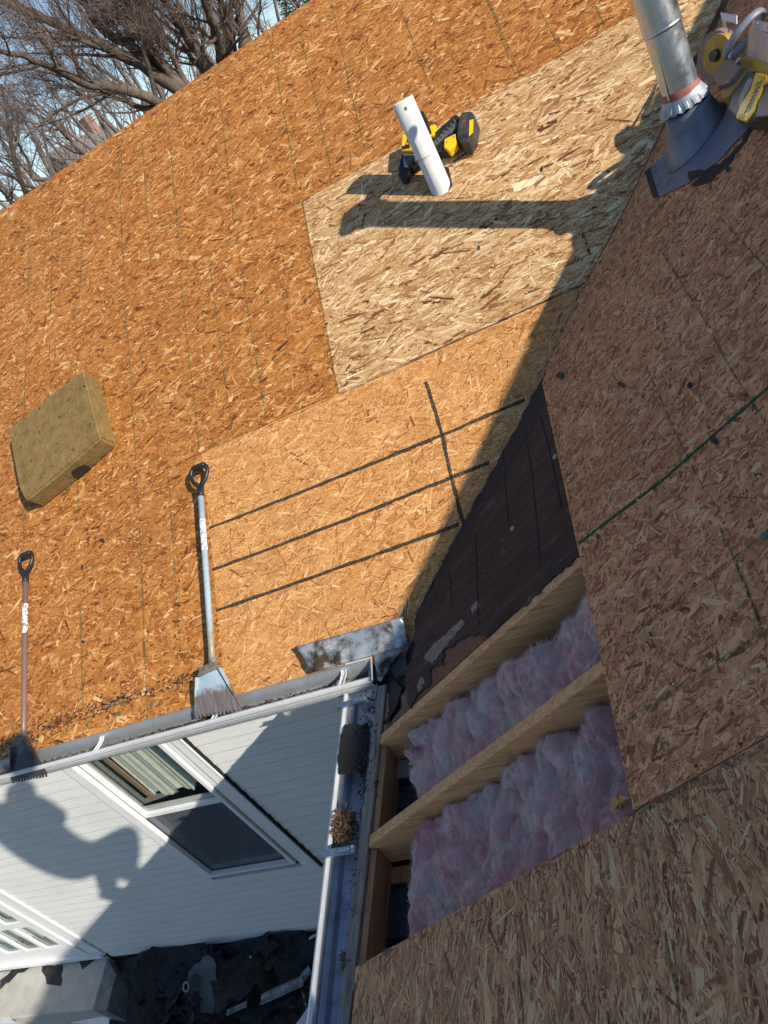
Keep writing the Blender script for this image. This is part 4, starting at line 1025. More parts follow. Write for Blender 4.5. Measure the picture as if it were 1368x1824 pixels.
slabA('handle', [(750, 235), (764, 240), (800, 236), (812, 238), (812, 262), (798, 270), (770, 272), (752, 262)], .015, .060, M_black, gun, .01)
slabA('handle_cover', [(791, 247), (812, 237), (813, 255), (800, 269), (790, 262)], .03, .074, M_yel, gun, .006)
slabA('motor_back', [(762, 226), (775, 220), (772, 240), (760, 246)], .03, .08, M_yel, gun, .004)
bat = slabA('battery', [(816, 210), (822, 199), (840, 197), (847, 209), (843, 240), (834, 254), (820, 254), (813, 240)], .008, .085, simple('battery_charcoal', (.045, .045, .038), .45), gun, .008)
slabA('battery_stripe', [(836, 214), (843, 212), (842, 236), (835, 243)], .083, .0875, M_yel, bat, .001)
slabA('battery_label', [(822, 205), (832, 202), (829, 226), (818, 230)], .083, .0868, simple('label_grey', (.06, .06, .055), .5), bat, .001)
slabA('battery_print', [(824, 215), (829, 213), (828, 217), (823, 219)], .0868, .0875, M_red, bat, .0)
for k in range(7):
    x = 819 + k * 3.6; slabA('vent_slot', [(x, 240 - k * .8), (x + 1.4, 239.8 - k * .8), (x + 1.0, 248 - k), (x - .4, 248 - k)], .084, .0868, M_black, bat, 0)
for k in range(6):
    x = 776 + k * 6.2; y = 246 - k * 6.6; slabA('magazine_groove', [(x, y), (x + 2.0, y - 1.4), (x + 6.5, y + 4.5), (x + 4.5, y + 6.0)], .062, .0672, M_grip, gun, 0)
for x, y, h in ((720, 238, .095), (736, 262, .095), (752, 236, .095), (796, 254, .074), (808, 244, .074), (733, 279, .08)):
    bm = bmesh.new(); c_ = PA(x, y, h); tube(bm, [c_, c_ + NA * .0015], .0038, 8); bm_obj('screw', bm, M_steel, gun)
slabA('trigger', [(768, 262), (776, 256), (782, 270), (775, 276), (769, 272)], .02, .045, M_black, gun, .002)
slabA('rail_slot', [(733, 297), (768, 268), (771, 272), (737, 301)], .05, .0545, M_grip, gun, 0)
slabA('depth_wheel', [(724, 286), (733, 284), (734, 292), (725, 294)], .05, .066, M_grip, gun, .002)
c_ = PA(727, 247, .0965); X_ = (PA(723, 262, .0965) - PA(730, 238, .0965)) * -1; X_.normalize(); Y_ = NA.cross(X_).normalized()
lettering('DEWALT', PA(731, 240, .0958), X_, Y_, .030, M_black, gun, bold=.0010)
slabA('body_stripe', [(716, 260), (730, 258), (730, 264), (715, 266)], .093, .0965, M_black, gun, .001)

# ------------------------------------------------------------------ metal flue
flue = empty('flue_pipe', tuple(PB(1222, 265)), 'galvanised metal flue pipe rising from the shaded roof', 'flue')
fb = PB(1239, 251); fax = Vector((-.02, .0, 1)).normalized(); 
rf = .061
# axis through two measured sight lines
fmid = nearest(fb, Vector((0, 0, 1)), 1213, 175); ftop = nearest(fb, Vector((0, 0, 1)), 1169, 2)
axf = Vector((-.055, .01, 1)).normalized(); 
def on_axis(z): return fb + axf * ((z - fb.z) / axf.z)
zc = fmid.z
bm = bmesh.new(); tube(bm, [on_axis(zc - .02), on_axis(zc + .235)], rf, 48, caps=False); bm_obj('pipe_section', bm, M_galv, flue, True)
bm = bmesh.new(); tube(bm, [on_axis(zc + .232), on_axis(1.98)], rf + .003, 48, caps=False); bm_obj('pipe_section', bm, M_galv, flue, True)
bm = bmesh.new(); tube(bm, [on_axis(zc + .228), on_axis(zc + .231), on_axis(zc + .236), on_axis(zc + .239)], [rf + .0005, rf + .0045, rf + .0045, rf + .003], 48, caps=False); bm_obj('joint_bead', bm, M_steel, flue, True)
bm = bmesh.new(); sd = (Vector(CAM) - on_axis(zc)); sd.z = 0; sd.normalize(); sdr = Matrix.Rotation(math.radians(-38), 3, 'Z') @ sd
box(bm, on_axis(zc + .1) + sdr * (rf + .001), .006, .003, .24, sdr.cross(Vector((0, 0, 1))), sdr, Vector((0, 0, 1))); bm_obj('lock_seam', bm, M_galv, flue)
# rain cap
bm = bmesh.new(); tube(bm, [on_axis(1.97), on_axis(2.03)], [.076, .076], 32); tube(bm, [on_axis(2.03), on_axis(2.035), on_axis(2.10)], [.09, .115, .03], 32); bm_obj('rain_cap', bm, M_galv, flue, True)
M_collar = metal_mat('collar_zinc', (.42, .46, .50), .55, .8, .3, (.15, .14, .13), 22)
# storm collar with crimped edge
n = 72; V = []; 
tl = Vector((TB * .12, -.05, 0))
levels = ((rf - .001, .024), (rf + .003, .020), (rf + .012, .004), (rf + .022, -.016), (rf + .026, -.026))
for li, (r, dz) in enumerate(levels):
    for k in range(n):
        a = 2 * math.pi * k / n; rr = r + (.0012 if k % 4 < 2 else -.0012) * (li >= 3) ; q = Vector((math.cos(a) * rr, math.sin(a) * rr, 0))
        V.append(on_axis(zc) + q + Vector((0, 0, dz + .12 * q.x + (.005 if (k % 4 < 2 and li >= 3) else 0))))
Fc = [(l * n + k, l * n + (k + 1) % n, (l + 1) * n + (k + 1) % n, (l + 1) * n + k) for l in range(len(levels) - 1) for k in range(n)]
o = mesh_py('storm_collar', V, Fc, M_collar, flue, False); solidify(o, .0012)
bm = bmesh.new(); tube(bm, [on_axis(zc + .016), on_axis(zc + .030), on_axis(zc + .038)], [rf + .007, rf + .004, rf + .001], 40, caps=False)
bm_obj('sealant_band', bm, simple('red_sealant', (.30, .09, .06), .6, var=.4), flue, True)
# cone and base plate of the flashing
def sB2(c, r, k, n): 
    a = 2 * math.pi * k / n; return c.x + math.cos(a) * r, c.y + math.sin(a) * r
n = 56; V = []
for (r0, mode) in ((rf + .014, 'top'), (rf + .020, 'mid'), (.100, 'low'), (.116, 'foot')):
    for k in range(n):
        x, y = sB2(fb, r0, k, n); zs = TB * x + .006 * HB
        if mode == 'top': z = zc - .030 + .12 * (x - fb.x)
        elif mode == 'mid': z = (zc - .03) * .72 + zs * .28 + .01
        elif mode == 'low': z = zs + .016
        else: z = zs + .001
        V.append(Vector((x, y, z)))
Fc = [(l * n + k, l * n + (k + 1) % n, (l + 1) * n + (k + 1) % n, (l + 1) * n + k) for l in range(3) for k in range(n)]
M_lead = metal_mat('dull_flashing', (.20, .245, .31), .5, .7, .35, (.07, .075, .09), 8)
o = mesh_py('flashing_cone', V, Fc, M_lead, flue, True); solidify(o, .0015)
pl = on_B(ragged([(1148, 306), (1163, 351), (1172, 351), (1228, 324), (1254, 305), (1282, 284), (1341, 219), (1352, 196), (1310, 182), (1275, 200), (1207, 256)], 1.0, 22), .006, .0015, 'base_plate', M_lead, flue)
on_B([(1148, 306), (1163, 351), (1173, 350), (1157, 299)], .0075, .0014, 'tar_strip', M_tar, flue)
on_B([(1225, 305), (1246, 302), (1254, 304), (1230, 322), (1226, 318)], .0078, .0014, 'tar_patch', M_tar, flue)
scr = on_B(ragged([(1230, 330), (1255, 305), (1290, 284), (1345, 220), (1340, 232), (1300, 292), (1270, 320), (1240, 332)], 3, 10), .003, .003, 'roof_cement', M_tar, house)

# ------------------------------------------------------------------ circular saw
saw = empty('circular_saw', tuple(PB(1320, 170)), 'yellow circular saw with silver shoe resting beside the flue', 'saw')
def slabB(name, pts, h0, h1, mat, parent, bev=.004):
    return on_B(pts, h1, h1 - h0, name, mat, parent, bev)
sc_ = PB(1296, 112, .07)
def ringB(name, cx_, cy_, h, r0, r1, th, nrm, mat, a0=0, a1=6.2832, n=40, parent=saw):
    c = PB(cx_, cy_, h); u, v = frame_of(nrm); bm = bmesh.new(); P0 = []; 
    cl = a1 - a0 > 6.2
    m_ = n if cl else n + 1
    R = []
    for k in range(m_):
        a = a0 + (a1 - a0) * k / n; d = u * math.cos(a) + v * math.sin(a)
        R.append([bm.verts.new(c + d * r0), bm.verts.new(c + d * r1), bm.verts.new(c + d * (r1 - .003) + nrm * th), bm.verts.new(c + d * r0 + nrm * th)])
    for k in range(m_ if cl else m_ - 1):
        A, B = R[k], R[(k + 1) % m_]
        for i in range(4): bm.faces.new((A[i], A[(i + 1) % 4], B[(i + 1) % 4], B[i]))
    if not cl: bm.faces.new(R[0]); bm.faces.new(R[-1][::-1])
    return bm_obj(name, bm, mat, parent, bevel=.0)
tocam = (Vector(CAM) - sc_).normalized()
nblade = (Vector((-.80, -.45, .25)) * 1.0).normalized()       # axis of the blade
# lower guard (brown grey), upper guard (yellow), ring guard (grey) and steel shoe
ringB('lower_guard', 1283, 98, .05, .050, .086, .030, nblade, simple('guard_brown', (.20, .155, .13), .5), 0, 6.2832)
ringB('upper_guard', 1286, 96, .055, .020, .070, .026, nblade, simple('shaded_yellow_guard', (.42, .25, .02), .5))  # yellow guard with its shade put into the colour
bm = bmesh.new(); c = PB(1286, 96, .055); tube(bm, [c - nblade * .01, c - nblade * .006], .062, 40); bm_obj('saw_blade', bm, M_steel, saw)
bm = bmesh.new(); tube(bm, [c + nblade * .02, c + nblade * .045], [.022, .018], 16); bm_obj('hub', bm, M_black, saw)
nr2 = (Vector((-.55, -.75, .35))).normalized()
def arc_tube(name, cpx, h, rx, r, nrm, mat, sq=1.5, n=36):
    c = PB(*cpx, h); u, v = frame_of(nrm); bm = bmesh.new(); rings = []
    for k in range(n):
        a = 2 * math.pi * k / n; d = u * math.cos(a) + v * math.sin(a) * 1.25; rad = d.normalized()
        rings.append([bm.verts.new(c + d * rx + rad * r * math.cos(b) + nrm * r * sq * math.sin(b)) for b in [2 * math.pi * j / 10 for j in range(10)]])
    for k in range(n):
        A, B = rings[k], rings[(k + 1) % n]
        for j in range(10): bm.faces.new((A[j], A[(j + 1) % 10], B[(j + 1) % 10], B[j]))
    return bm_obj(name, bm, mat, saw, True)
rc = PB(1325, 62, .085); Vd = (Vector(CAM) - rc).normalized(); e1 = Vector((1, 0, TB)).normalized(); e1 = (e1 - Vd * e1.dot(Vd)).normalized()
e2 = (Vd * .93 + Vd.cross(e1) * .36).normalized(); bm = bmesh.new(); rings = []; nn = e1.cross(e2)
for k in range(40):
    a = 6.2832 * k / 40; rad_ = (e1 * math.cos(a) + e2 * math.sin(a)); cc = rc + e1 * .078 * math.cos(a) + e2 * .060 * math.sin(a)
    rings.append([bm.verts.new(cc + rad_ * .0075 * math.cos(b) + nn * .013 * math.sin(b)) for b in [6.2832 * j / 10 for j in range(10)]])
for k in range(40):
    for j in range(10): bm.faces.new((rings[k][j], rings[k][(j + 1) % 10], rings[(k + 1) % 40][(j + 1) % 10], rings[(k + 1) % 40][j]))
bm_obj('ring_guard', bm, simple('grey_blue_guard', (.20, .22, .27), .45), saw, True)
def plate(name, pts, hs, th, mat, bev=0):
    bm = bmesh.new(); P = [PB(x, y, h) for (x, y), h in zip(pts, hs)]
    N = (P[1] - P[0]).cross(P[2] - P[0]).normalized(); prism(bm, P, N * th); return bm_obj(name, bm, mat, saw, bevel=bev)
M_shoe = metal_mat('shoe_aluminium', (.42, .47, .56), .35, .8, .15)
# shoe plate standing up behind the ring, with its bent rim
plate('shoe_plate', [(1296, 100), (1331, 104), (1336, 50), (1386, 65), (1386, 122)], [.05, .05, .09, .09, .05], .003, M_shoe)
plate('shoe_arm', [(1283, 22), (1289, 34), (1307, 100), (1297, 98)], [.09, .09, .05, .05], .003, M_shoe)
plate('shoe_rim', [(1283, 22), (1312, 27), (1312, 42), (1286, 36)], [.093, .096, .093, .09], .003, M_white)
plate('shoe_rim', [(1340, 34), (1386, 44), (1386, 62), (1338, 50)], [.10, .10, .095, .095], .003, M_galv)
for x, y in ((1349, 42), (1362, 47), (1361, 53)):
    bm = bmesh.new(); c = PB(x, y, .103); tube(bm, [c, c + NB * .003], .003, 10); bm_obj('rivet', bm, M_steel, saw)
plate('motor_housing', [(1308, 104), (1330, 100), (1386, 118), (1386, 148), (1345, 128), (1312, 140)], [.05, .06, .06, .05, .05, .05], .06, simple('added_block_amber', (.50, .30, .02), .5), .006)  # solid block added to fill out the saw's cast shadow
slabB('gear_case', [(1268, 128), (1300, 100), (1320, 118), (1298, 146), (1276, 154)], .02, .09, simple('case_brown', (.16, .125, .105), .5), saw, .008)
slabB('handle_frame', [(1284, 150), (1300, 138), (1318, 120), (1330, 124), (1318, 142), (1296, 172), (1284, 176)], .01, .07, simple('amber_shell', (.35, .20, .03), .45), saw, .006)
bm = bmesh.new(); c = PB(1320, 112, .078); tube(bm, [c, c + NB * .012], .008, 6); tube(bm, [c + NB * .012, c + NB * .015], .011, 14); bm_obj('shoe_bolt', bm, M_steel, saw)
sbat = slabB('battery', [(1294, 196), (1302, 170), (1316, 134), (1330, 126), (1352, 130), (1395, 138), (1395, 205), (1350, 212), (1327, 216), (1305, 208)], .01, .063, simple('battery_grey', (.060, .056, .052), .5), saw, .008)
slabB('battery_band', [(1310, 210), (1318, 188), (1336, 160), (1346, 128), (1368, 133), (1372, 142), (1360, 150), (1348, 180), (1344, 196), (1338, 204), (1328, 216)], .062, .070, M_yel, sbat, .002)
for i in range(4):
    x = 1350 + i * 4.5; slabB('battery_rib', [(x, 130 + i), (x + 2, 131 + i), (x + 1, 140 + i), (x - 1, 139 + i)], .069, .0725, M_yel, sbat, .0)
    x = 1314 + i * 4.5; slabB('battery_rib', [(x, 202 - i * .5), (x + 2, 202 - i * .5), (x + 1, 211 - i), (x - 1, 211 - i)], .069, .0725, M_yel, sbat, .0)
slabB('battery_label', [(1314, 186), (1320, 165), (1334, 138), (1340, 140), (1340, 147), (1326, 172), (1320, 188)], .062, .0645, simple('label_warm_grey', (.30, .28, .25), .5), sbat, .0)
bX = (PB(1350, 155, .092) - PB(1336, 188, .092)).normalized(); bY = NB.cross(bX).normalized()
lettering('DEWALT', PB(1343, 171, .0702), bX, bY, .031, M_black, sbat, bold=.0012)
slabB('battery_foot', [(1344, 210), (1350, 180), (1366, 160), (1395, 150), (1392, 205)], .04, .068, M_black, sbat, .004)

# ------------------------------------------------------------------ yard at the foot of the wall
def conc():
    t = NT('pale_concrete', .85, 0, .2); P = t.geo(); n = t.noise(P, 5, 7, .7); f = t.noise(P, 90, 4)
    c = t.ramp(n, [(.3, (.38, .35, .30)), (.55, (.52, .49, .43)), (.8, (.56, .54, .50))]); t.col(c); t.bump(f, .3, .003); return t.m
def on_Z(pts, z, t, name, mat, parent=None, bev=0):
    bm = bmesh.new(); prism(bm, [PZ(x, y, z) for x, y in pts], Vector((0, 0, -t))); return bm_obj(name, bm, mat, parent, bevel=bev)
zS = -2.775
bm = bmesh.new()
tpz = [PZ(x, y, zS) for x, y in ((192, 1702), (181, 1745), (165, 1798))] + [Vector((-6.2, -.17, zS)), Vector((-6.2, .22, zS))]
prism(bm, tpz, Vector((0, 0, -.34)))
cs = bm_obj('step_block', bm, conc(), None, bevel=.012); tag(cs, 'pale weathered concrete block below the glazed door, half in sunlight', 'concrete block')
bm = bmesh.new(); prism(bm, [PZ(191, 1706, zS - .006), PZ(206, 1736, zS - .02), PZ(190, 1800, zS - .02), PZ(166, 1798, zS - .006)], Vector((0, 0, -.33))); bm_obj('chipped_end', bm, simple('rough_grey_concrete', (.20, .20, .20), .9, var=.35, scale=14, bump=.8, bd=.01), cs)
for pts, lb in (([(75, 1722), (83, 1719), (98, 1720), (111, 1718), (112, 1728), (109, 1736), (111, 1745), (108, 1756), (94, 1754), (83, 1753), (81, 1740), (74, 1730)], 'torn square black paper scrap in the middle of the pale concrete block'),
                ([(142, 1710), (153, 1705), (165, 1702), (176, 1699), (168, 1710), (158, 1718), (146, 1727), (144, 1720), (141, 1714)], 'torn black paper scrap at the right corner of the pale concrete block'),
                ([(0, 1746), (14, 1736), (24, 1724), (38, 1721), (52, 1719), (52, 1724), (42, 1732), (32, 1733), (14, 1752), (12, 1750), (0, 1763)], 'long jagged black paper scrap at the left of the pale concrete block')):
    tag(on_Z(ragged(pts, .5, 8), zS + .003, .002, 'paper_scrap', M_scrap), lb, 'scrap')
M_blk = [simple('shingle_black', (.014, .016, .021), .85, var=.5, scale=14, bump=.7, bd=.01), simple('shingle_navy', (.020, .023, .031), .85, var=.5, scale=20, bump=.7, bd=.01), simple('shingle_brown', (.034, .028, .026), .9, var=.5, scale=30, bump=.7, bd=.01), M_scrapb]
def crumple(c, sx, sy, rz, amp, mat, name, label, group=None, tilt=(0, 0)):
    nx, ny = 10, 8; V = []; ph = [R_.uniform(0, 6) for _ in range(6)]
    M = Matrix.Rotation(rz, 3, 'Z') @ Matrix.Rotation(tilt[0], 3, 'X') @ Matrix.Rotation(tilt[1], 3, 'Y')
    edge = [R_.uniform(.78, 1.0) for _ in range(4 * 12)]
    for i in range(nx):
        for j in range(ny):
            u = i / (nx - 1) * 2 - 1; v = j / (ny - 1) * 2 - 1
            k = 1 - .22 * max(abs(u), abs(v)) ** 4 * R_.random()
            z = amp * (math.sin(2.3 * u + ph[0]) * math.cos(1.9 * v + ph[1]) + .5 * math.sin(5 * u + ph[2] + 2 * v)) + R_.gauss(0, amp * .12)
            V.append(Vector(c) + M @ Vector((u * sx * k + R_.gauss(0, sx * .03), v * sy * k + R_.gauss(0, sy * .03), z)))
    Fc = [(i * ny + j, (i + 1) * ny + j, (i + 1) * ny + j + 1, i * ny + j + 1) for i in range(nx - 1) for j in range(ny - 1) if not ((i in (0, nx - 2) or j in (0, ny - 2)) and R_.random() < .22)]
    o = mesh_py(name, V, Fc, mat); solidify(o, .004); return tag(o, label, 'scrap', group)
for i in range(88):
    px = R_.uniform(200, 575); py = R_.uniform(1690, 1835)
    if i < 30: px = R_.uniform(235, 380)
    q = PZ(px, py, -2.92)
    if q.y > .12: q.y = R_.uniform(-.1, .12)
    if q.x < -3.72: q.x = R_.uniform(-3.72, -2.0)
    crumple((q.x, q.y, -2.97 + R_.uniform(0, .10) + (.10 if q.y > 0 else 0)), R_.uniform(.12, .34), R_.uniform(.09, .22), R_.uniform(0, 6.28), R_.uniform(.012, .04), R_.choice(M_blk), 'roofing_scrap',
            'crumpled black roofing scrap in the dark heap at the foot of the wall', 'black roofing scraps heaped below the wall', (R_.gauss(0, .3), R_.gauss(0, .3)))
bm = bmesh.new(); P0 = [(-4.05, .24), (-1.2, .24), (-1.2, -1.6), (-4.2, -1.6)]
hp = []
nx, ny = 40, 26; V = []
for i in range(nx + 1):
    for j in range(ny + 1):
        x = -4.25 + 3.9 * i / nx; y = .235 - 2.2 * j / ny
        V.append((x, y, -2.99 + max(0, y) * .8 + .05 * math.sin(x * 5 + y * 3) + .04 * math.sin(y * 9 - x * 2) + R_.uniform(-.015, .015) - (.05 * j / ny)))
Fc = [(i * (ny + 1) + j, (i + 1) * (ny + 1) + j, (i + 1) * (ny + 1) + j + 1, i * (ny + 1) + j + 1) for i in range(nx) for j in range(ny)]
tag(mesh_py('roofing_rubble', V, Fc, M_scrapb, None), 'mass of dark roofing rubble under the scraps beside the wall', 'rubble', kind='stuff')
# old pipe boot: disc with a collar
M_boot = simple('grey_green_boot', (.050, .068, .070), .55, var=.2, scale=10)
bc = PZ(362, 1754, -2.76); boot = empty('pipe_boot', tuple(bc), 'old grey green pipe boot with round collar lying in the dark heap', 'pipe boot')
bN = Vector((-.12, -.50, .85)).normalized(); u, v = frame_of(bN); bm = bmesh.new()
pts = []
for k in range(22):
    a = 6.283 * k / 22; r = .19 * (1 + .16 * math.sin(3 * a + 1) + R_.uniform(-.09, .09)); pts.append(bc + u * r * math.cos(a) * .85 + v * r * math.sin(a) * .95)
prism(bm, pts, bN * -.004); bm_obj('boot_flange', bm, M_boot, boot)
cb = bc - u * 0 + (PZ(343, 1752, -2.76) - bc) * .8
bm = bmesh.new(); tube(bm, [cb, cb + bN * .05, cb + bN * .08], [.062, .042, .034], 20, caps=False); bm_obj('boot_collar', bm, M_boot, boot, True)
bm = bmesh.new(); r0 = tube(bm, [cb + bN * .075, cb + bN * .09], .034, 20, caps=False); r1 = tube(bm, [cb + bN * .075, cb + bN * .09], .024, 20, caps=False)
for k in range(20): bm.faces.new((r0[1][k], r0[1][(k + 1) % 20], r1[1][(k + 1) % 20], r1[1][k]))
bm_obj('boot_rim', bm, simple('grey_rim', (.20, .23, .24), .5), boot)
M_trimd = metal_mat('shaded_dirty_trim', (.34, .36, .38), .5, .2, .7, (.06, .06, .06), 14, (.4, .6))  # white trim with both shade and dirt put into its colour
# strips of trim and other pale bits
for a, b, w, lb in (((405, 1803), (440, 1787), .02, 'short pale trim piece near the pipe boot in the dark heap'), ((466, 1780), (540, 1746), .035, 'long white metal trim strip lying across the dark heap'), ((538, 1742), (552, 1725), .03, 'crumpled white metal piece beside the blue grey gutter at the heap')):
    P = PZ(*a, -2.76); Q = PZ(*b, -2.74); d = (Q - P).normalized(); s = d.cross(Vector((0, 0, 1))).normalized(); bm = bmesh.new()
    sweep(bm, [-s * w, -s * w * .3 + Vector((0, 0, .012)), s * w * .3 + Vector((0, 0, .006)), s * w + Vector((0, 0, .02)), s * w - Vector((0, 0, .004)), -s * w - Vector((0, 0, .01))], P, Q, closed=True)
    tag(bm_obj('trim_strip', bm, M_trimd), lb, 'trim strip')
for pts, z, lb in (([(441, 1694), (453, 1695), (454, 1702), (449, 1710), (443, 1703)], -2.74, 'small white scrap high in the dark heap close to the wall'), ([(552, 1668), (562, 1663), (566, 1664), (556, 1672), (549, 1674)], -2.74, 'white shred at the foot of the wall beside the gutter'),
                   ([(527, 1824), (540, 1806), (548, 1795), (552, 1824)], -2.74, 'white scrap at the bottom edge beside the gutter'), ([(125, 1822), (160, 1815), (186, 1811), (194, 1815), (194, 1824), (170, 1824)], -2.80, 'crumpled white sheet in front of the concrete block'), ([(0, 1804), (12, 1808), (26, 1820), (30, 1824), (0, 1824)], -2.78, 'pale crumpled wrapper at the lower left corner')):
    tag(on_Z(ragged(pts, .6, 8), z, .006, 'white_scrap', M_alu), lb, 'scrap')
bm = bmesh.new(); P = PZ(537, 1752, -2.80); Q = PZ(548, 1812, -2.86)
tube(bm, [P, (P + Q) / 2 + Vector((.01, 0, .01)), Q], [.012, .014, .008], 7); tag(bm_obj('splintered_stick', bm, M_greyw), 'splintered grey stick beside the gutter at the bottom of the heap', 'stick')

# ------------------------------------------------------------------ neighbouring houses beyond the ridge
def far_house(c, w, d, h, rh, yaw, wallc, roofc, label, chimney=False):
    t = empty('house', (c[0], c[1], GZ), label, 'house', 'neighbouring houses beyond the ridge')
    X = Vector((math.cos(yaw), math.sin(yaw), 0)); Y = Vector((-math.sin(yaw), math.cos(yaw), 0)); Z = Vector((0, 0, 1)); O = Vector((c[0], c[1], GZ))
    bm = bmesh.new(); box(bm, O + Z * h / 2, w, d, h, X, Y)
    for s in (-1, 1):
        b = O + X * s * (w / 2 - .01) + Z * h; prism(bm, [b - Y * d / 2, b + Y * d / 2, b + Z * rh], X * -s * .1)
    bm_obj('wall', bm, simple('far_wall', wallc, .9, var=.12, scale=2, bump=0), t)
    for s in (-1, 1):
        bm = bmesh.new(); e = .5; k = (d / 2 + e) / (d / 2)
        a = O + Y * s * d / 2 * k + Z * (h - rh * (k - 1)); r = O + Z * (h + rh)
        prism(bm, [a - X * (w / 2 + e), a + X * (w / 2 + e), r + X * (w / 2 + e), r - X * (w / 2 + e)], Z * .15)
        bm_obj('roof', bm, simple('far_roof', roofc, .95, var=.25, scale=3, bump=0), t)
        bm = bmesh.new(); sweep(bm, [Vector((0, 0, .0)), Y * s * .12, Y * s * .12 + Z * .2, Z * .2], a - X * (w / 2 + e), a + X * (w / 2 + e), closed=True); bm_obj('fascia', bm, M_trim, t)
        for q in (-.3, 0, .3):
            bm = bmesh.new(); box(bm, O + X * w * q + Y * s * (d / 2 + .03) + Z * (h * .55), 1.0, .06, 1.3, X, Y); f = bm_obj('window', bm, M_trim, t)
            bm = bmesh.new(); box(bm, O + X * w * q + Y * s * (d / 2 + .065) + Z * (h * .55), .84, .02, 1.14, X, Y); bm_obj('pane', bm, M_screen, f)
    for s in (-1, 1):
        bm = bmesh.new(); box(bm, O + X * s * (w / 2 + .03) + Z * (h * .55), .06, 1.0, 1.3, X, Y); f = bm_obj('window', bm, M_trim, t)
        bm = bmesh.new(); box(bm, O + X * s * (w / 2 + .065) + Z * (h * .55), .02, .84, 1.14, X, Y); bm_obj('pane', bm, M_screen, f)
    if chimney:
        bm = bmesh.new(); box(bm, O + X * w * .3 + Z * (h + rh + .2), .7, .7, 1.6, X, Y); bm_obj('chimney', bm, simple('far_brick', (.3, .17, .12), .9), t)
def at(px, py, d): q = FAR(px, py, d); return (q.x, q.y)
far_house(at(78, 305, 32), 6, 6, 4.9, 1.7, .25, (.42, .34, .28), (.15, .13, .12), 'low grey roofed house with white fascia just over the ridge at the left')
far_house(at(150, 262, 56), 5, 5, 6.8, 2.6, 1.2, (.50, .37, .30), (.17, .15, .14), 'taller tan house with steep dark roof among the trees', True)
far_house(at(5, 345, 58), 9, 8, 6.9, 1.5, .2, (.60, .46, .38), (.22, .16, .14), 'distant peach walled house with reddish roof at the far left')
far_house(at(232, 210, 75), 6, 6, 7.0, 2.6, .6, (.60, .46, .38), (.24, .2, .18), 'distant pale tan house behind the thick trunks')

# ------------------------------------------------------------------ bare trees
class Tree:
    def __init__(s): s.V = []; s.F = []; s.TV = []; s.TF = []
    def seg(s, a, b, ra, rb, n, fine):
        V, Fc = (s.TV, s.TF) if fine else (s.V, s.F)
        d = b - a; u, v = frame_of(d); o = len(V)
        for p, r in ((a, ra), (b, rb)):
            for k in range(n): t = 6.2832 * k / n; V.append(p + u * (r * math.cos(t)) + v * (r * math.sin(t)))
        for k in range(n): Fc.append((o + k, o + (k + 1) % n, o + n + (k + 1) % n, o + n + k))
    def limb(s, p, d, L, r, depth, up=.25, maxd=4, kids=5):
        ns = max(3, int(L / (.22 if depth < 2 else .14 if depth < 3 else .12))); ns = min(ns, 9 if depth < 3 else 4)
        pts = [p]; q = p.copy(); dd = d.copy()
        for i in range(ns):
            dd = (dd + Vector((R_.gauss(0, .13), R_.gauss(0, .13), R_.gauss(0, .10) + up * .10))).normalized(); q = q + dd * (L / ns); pts.append(q.copy())
        s.chain(pts, r, r * .28, depth, maxd, kids, up)
    def chain(s, pts, r0, r1, depth, maxd, kids, up=.25):
        n = len(pts) - 1; fine = depth >= 2
        sides = 10 if depth == 0 else 6 if depth == 1 else 3
        V, Fc = (s.TV, s.TF) if fine else (s.V, s.F); u = None
        for i, p in enumerate(pts):
            d = (pts[min(i + 1, n)] - pts[max(i - 1, 0)]).normalized()
            if u is None: u, v = frame_of(d)
            u = (u - d * u.dot(d)).normalized(); v = d.cross(u); r = r0 + (r1 - r0) * i / n; o = len(V)
            for k in range(sides): t = 6.2832 * k / sides; V.append(p + u * (r * math.cos(t)) + v * (r * math.sin(t)))
            if i:
                for k in range(sides): Fc.append((o - sides + k, o - sides + (k + 1) % sides, o + (k + 1) % sides, o + k))
        if depth >= maxd: return
        L = sum((pts[i + 1] - pts[i]).length for i in range(n))
        for k in range(kids):
            t = .18 + .82 * (k + R_.random()) / kids; f = min(t * n, n - .001); i = int(f); a = pts[i].lerp(pts[i + 1], f - i); r = (r0 + (r1 - r0) * t)
            d = (pts[i + 1] - pts[i]).normalized(); u, v = frame_of(d); th = R_.uniform(0, 6.28); an = R_.uniform(.45, 1.05)
            nd = (d * math.cos(an) + (u * math.cos(th) + v * math.sin(th)) * math.sin(an) + Vector((0, 0, .18))).normalized()
            s.limb(a, nd, L * R_.uniform(.32, .58) * (1 - .35 * t) + .05, max(r * R_.uniform(.30, .5), .0022), depth + 1, up, maxd, max(3, kids - 1))
    def build(s, loc, label, group, tm=None, bm_=None, name='bare_tree'):
        t = empty(name, loc, label, 'tree', group)
        mesh_py('trunk', s.V, s.F, tm or M_bark, t, True)
        if s.TV: mesh_py('branches', s.TV, s.TF, bm_ or M_twig, t)
        return t
def traced(px_pts, D, r0, T_, root=None, kids=9, wob=.5):
    w = R_.uniform(-wob, wob); pts = [FAR(x, y, D + w * i / len(px_pts) * 2) for i, (x, y) in enumerate(px_pts)]
    out = []
    for a, b in zip(pts, pts[1:]):
        n = 3
        for i in range(n):
            out.append(a.lerp(b, i / n) + Vector((R_.gauss(0, .012), R_.gauss(0, .012), R_.gauss(0, .012))))
    out.append(pts[-1])
    if root is not None: out = [root, root.lerp(out[0], .5)] + out
    T_.chain(out, r0 * .72, r0 * .20, 0, 3, kids + 2)
